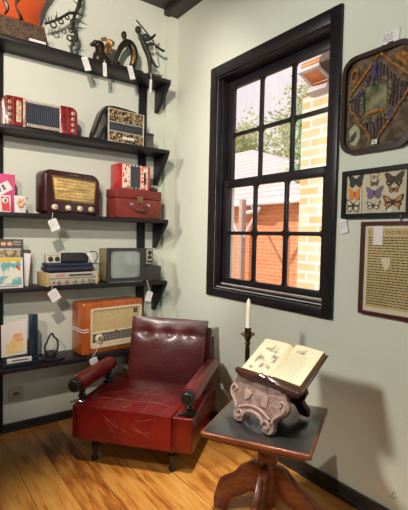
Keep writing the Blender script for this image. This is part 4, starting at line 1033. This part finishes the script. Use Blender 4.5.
obj('pale_leaf', MB().prism(lf, -.016, -.010, ZX, .002), 'paleleaf', t)
obj('dark_leaf', MB().prism([(-.155, -.20), (-.15, -.165), (-.115, -.14), (-.118, -.17), (-.135, -.195)], -.019, -.014, ZX, .001), 'ink', t)
obj('number_label', MB().box((-.014, -.027, -.232), (.018, -.024, -.208), .001), 'card', t)
obj('number_mark', MB().torus((.002, -.0275, -.22), .006, .0016, Matrix.Rotation(PI/2, 4, 'X'), 10, 5), 'ink', t)
obj('glass', MB().prism(rrect(-.187, -.245, .187, .245, .066, 8), -.031, -.029, ZX), 'pglass', t)
# small wall label above it
t = on_wall('wall_label', 'small white printed card on the wall above the collage frame', 'label', 1.253, 2.552)
obj('card', MB().box((-.051, -.006, -.036), (.052, 0, .034), .001), 'card', t)
m = MB()
for (x0, z0, x1, z1) in words(-.044, .02, .025, 4, .010, .004, .005, .014, .004, 31): m.box((x0, -.0068, z0), (x1, -.006, z1))
obj('print', m, 'greyink', t)
obj('blue_logo', MB().box((-.012, -.0068, -.030), (.020, -.006, -.018)).box((-.044, -.0068, -.032), (-.030, -.006, -.022)), 'blueink', t)
# butterfly case
bt = on_wall('specimen_case', 'black box frame of mounted butterflies below the rounded collage', 'picture', 1.298, 1.754)
bb = bmesh.new(); ring_panel(bb, rrect(-.202, -.133, .202, .133, .002, 1), rrect(-.178, -.108, .178, .108, .001, 1), -.026, 0, -.012)
obj('frame', bb, 'matteblack', bt)
obj('backing', MB().box((-.18, -.012, -.11), (.18, -.003, .11)), 'linen', bt)
obj('glass', MB().box((-.179, -.024, -.109), (.179, -.0225, .109)), 'pglass', bt)
obj('reflection_strip', MB().box((-.084, -.021, -.10), (-.078, -.0125, .028)), 'card', bt)  # white strip standing in for a reflection in the case glass
obj('paper_label', MB().box((.076, -.016, -.105), (.104, -.012, -.088)), 'card', bt)
obj('hook', MB().torus((.155, -.028, -.127), .004, .0015, Matrix.Rotation(PI/2, 4, 'X'), 10, 5), 'chrome', bt)
def butterfly(label, x, zz, w, h, base, mark, style=0):
    t = on_wall('butterfly_specimen', label, 'butterfly', bt.location.y-x, bt.location.z+zz, 'butterflies mounted in the black frame')
    yb = -.0125
    fore = [(.02, .12), (.25, .40), (.60, .70), (.92, .86), (1.0, .72), (.94, .36), (.80, .0), (.44, -.10), (.04, -.06)]
    hind = [(.03, .0), (.42, -.03), (.76, -.06), (.82, -.36), (.68, -.72), (.48, -.85), (.30, -.74), (.12, -.56), (.03, -.40)]
    if style == 1: hind = hind[:4]+[(.62, -.62), (.66, -.98), (.56, -1.0), (.44, -.70), (.20, -.52), (.03, -.34)]
    for sg in (-1, 1):
        for nm, o_, dz in (('forewing', fore, 0), ('hindwing', hind, .001)):
            pts = [(sg*a*w/2, b_*h/2/.85) for a, b_ in o_]
            wg = obj(nm, MB().prism(pts, yb-.002-dz, yb-dz, ZX), base, t, False)
            cx = sum(p[0] for p in pts)/len(pts); cz = sum(p[1] for p in pts)/len(pts)
            if mark:
                if style == 2:           # stripes
                    m = MB()
                    for k in (.25, .5, .75):
                        p0 = Vector(pts[1]).lerp(Vector(pts[4]), k); p1 = Vector(pts[-2]).lerp(Vector(pts[5]), k)
                        d = (p1-p0).normalized().orthogonal()*w*.02; m.prism([p0+d, p1+d, p1-d, p0-d], yb-.0030-dz, yb-.002-dz, ZX)
                    obj('stripes', m, mark, wg, False)
                elif style == 3:         # pale tips
                    c3 = [pts[3], pts[4], ((pts[4][0]+pts[2][0])/2, (pts[4][1]+pts[2][1])/2)] if nm == 'forewing' else [(cx+sg*w*.05, cz), (cx+sg*w*.1, cz-h*.08), (cx+sg*w*.02, cz-h*.1)]
                    obj('spot', MB().prism(c3, yb-.0032-dz, yb-.002-dz, ZX), mark, wg, False)
                else:
                    inn = [(cx+(a-cx)*.62, cz+(b_-cz)*.62) for a, b_ in pts]; obj('patch', MB().prism(inn, yb-.0032-dz, yb-.002-dz, ZX), mark, wg, False)
    obj('body', MB().ell((0, yb-.002, -.02*h), (.035*w+.0015, .002, .22*h), 10), 'ink', t)
    return t
M['bforange'] = mat('orange_wing', (.80, .28, .02), (.7, .2, .015), rough=.7)
M['bfpurple'] = mat('purple_wing', (.20, .14, .30), (.13, .085, .17), rough=.6)
M['bfbrown'] = mat('brown_wing', (.085, .045, .025), (.05, .028, .018), rough=.7)
M['bftan'] = mat('tan_wing', (.30, .21, .11), (.22, .15, .08), rough=.7)
M['bfblack'] = mat('black_wing', (.022, .022, .022), (.035, .034, .032), rough=.7)
M['bfapricot'] = mat('apricot_wing', (.58, .27, .07), (.48, .2, .05), rough=.7)
M['bfwhite'] = mat('white_wing', (.72, .68, .54), (.66, .62, .48), rough=.7)
butterfly('plain black butterfly in the top left corner of the black frame', -.118, .075, .098, .078, 'bfblack', None)
butterfly('bright orange butterfly in the left column of the black frame', -.124, .002, .082, .070, 'bforange', None)
butterfly('white butterfly with black stripes in the lower left of the black frame', -.130, -.062, .096, .080, 'bfblack', 'bfwhite')
butterfly('small pale brown butterfly at the top middle of the black frame', -.008, .087, .056, .032, 'bftan', 'linen')
butterfly('small grey brown butterfly just above the purple one', -.006, .052, .054, .032, 'bfbrown', 'bftan')
butterfly('purple butterfly in the middle of the black frame', -.004, .002, .104, .070, 'bfpurple', None)
butterfly('black butterfly with white bands below the purple one', -.006, -.066, .084, .046, 'bfblack', 'bfwhite')
butterfly('large dark brown butterfly with pale tips in the top right of the black frame', .106, .066, .110, .078, 'bfbrown', 'bfwhite', 3)
butterfly('small brown patterned butterfly just below the large dark brown one', .106, .012, .062, .036, 'bfbrown', 'bfapricot')
butterfly('large apricot and black tailed butterfly in the lower right of the black frame', .104, -.052, .114, .074, 'bfblack', 'bfapricot', 1)
# tag hung from the lower left corner of the butterfly frame
t = on_wall('price_tag', 'white price tag hanging from the lower left corner of the butterfly frame', 'tag', 1.492, 1.622, 'white price tags hung on the shelves')
mt = Matrix.Translation((.0, -.008, -.046)) @ Matrix.Rotation(-.25, 4, 'Y')
c = obj('card', MB().prism([(-.026, -.040), (.026, -.040), (.026, .034), (.018, .04), (-.018, .04), (-.026, .034)], -.001, .001, mt @ ZX), 'card', t)
m = MB()
for (x0, z0, x1, z1) in words(-.02, .02, .022, 3, .013, .004, .006, .014, .004, 55): m.box((x0, -.0018, z0), (x1, -.001, z1), mtx=mt)
obj('handwriting', m, 'penink', c)
obj('string', MB().tube([(.0, -.004, .002), (-.004, -.008, -.008)], .002, 6), 'string', t)
# framed document
t = on_wall('framed_document', 'dark red framed aged printed document below the butterfly frame', 'picture', 1.180, 1.350)
bb = bmesh.new(); ring_panel(bb, rrect(-.188, -.252, .188, .250, .002, 1), rrect(-.170, -.234, .170, .232, .001, 1), -.026, 0, -.008)
obj('frame', bb, 'darkred', t)
obj('mount', MB().box((-.172, -.010, -.236), (.172, -.003, .234)), 'mount', t)
pp = obj('paper', MB().box((-.152, -.0115, -.210), (.160, -.010, .216)), 'paper', t)
text('heading', 'E    TO DO MUNICI', .030, 'greyink', pp, FRONT(-.148, -.0118, .182))
m = MB()
for (x0, z0, x1, z1) in words(-.146, .165, .168, 26, .0143, .0058, .008, .026, .0045, 77, .22): m.box((x0, -.0122, z0), (min(x1, .157), -.0115, z1))
obj('printed_lines', m, 'ink', pp)
obj('paper_slip', MB().box((-.118, -.0135, .125), (-.064, -.0122, .230)), 'card', t)
obj('torn_patch', MB().prism([(-.07, .06), (-.02, .062), (-.018, .02), (-.04, -.01), (-.06, .02)], -.0130, -.0122, ZX), 'mount', t)
obj('glass', MB().box((-.171, -.022, -.235), (.171, -.0205, .233)), 'pglass', t)
obj('hanger', MB().torus((.03, -.006, .256), .006, .0018, Matrix.Rotation(PI/2, 4, 'X'), 12, 5), 'iron', t)
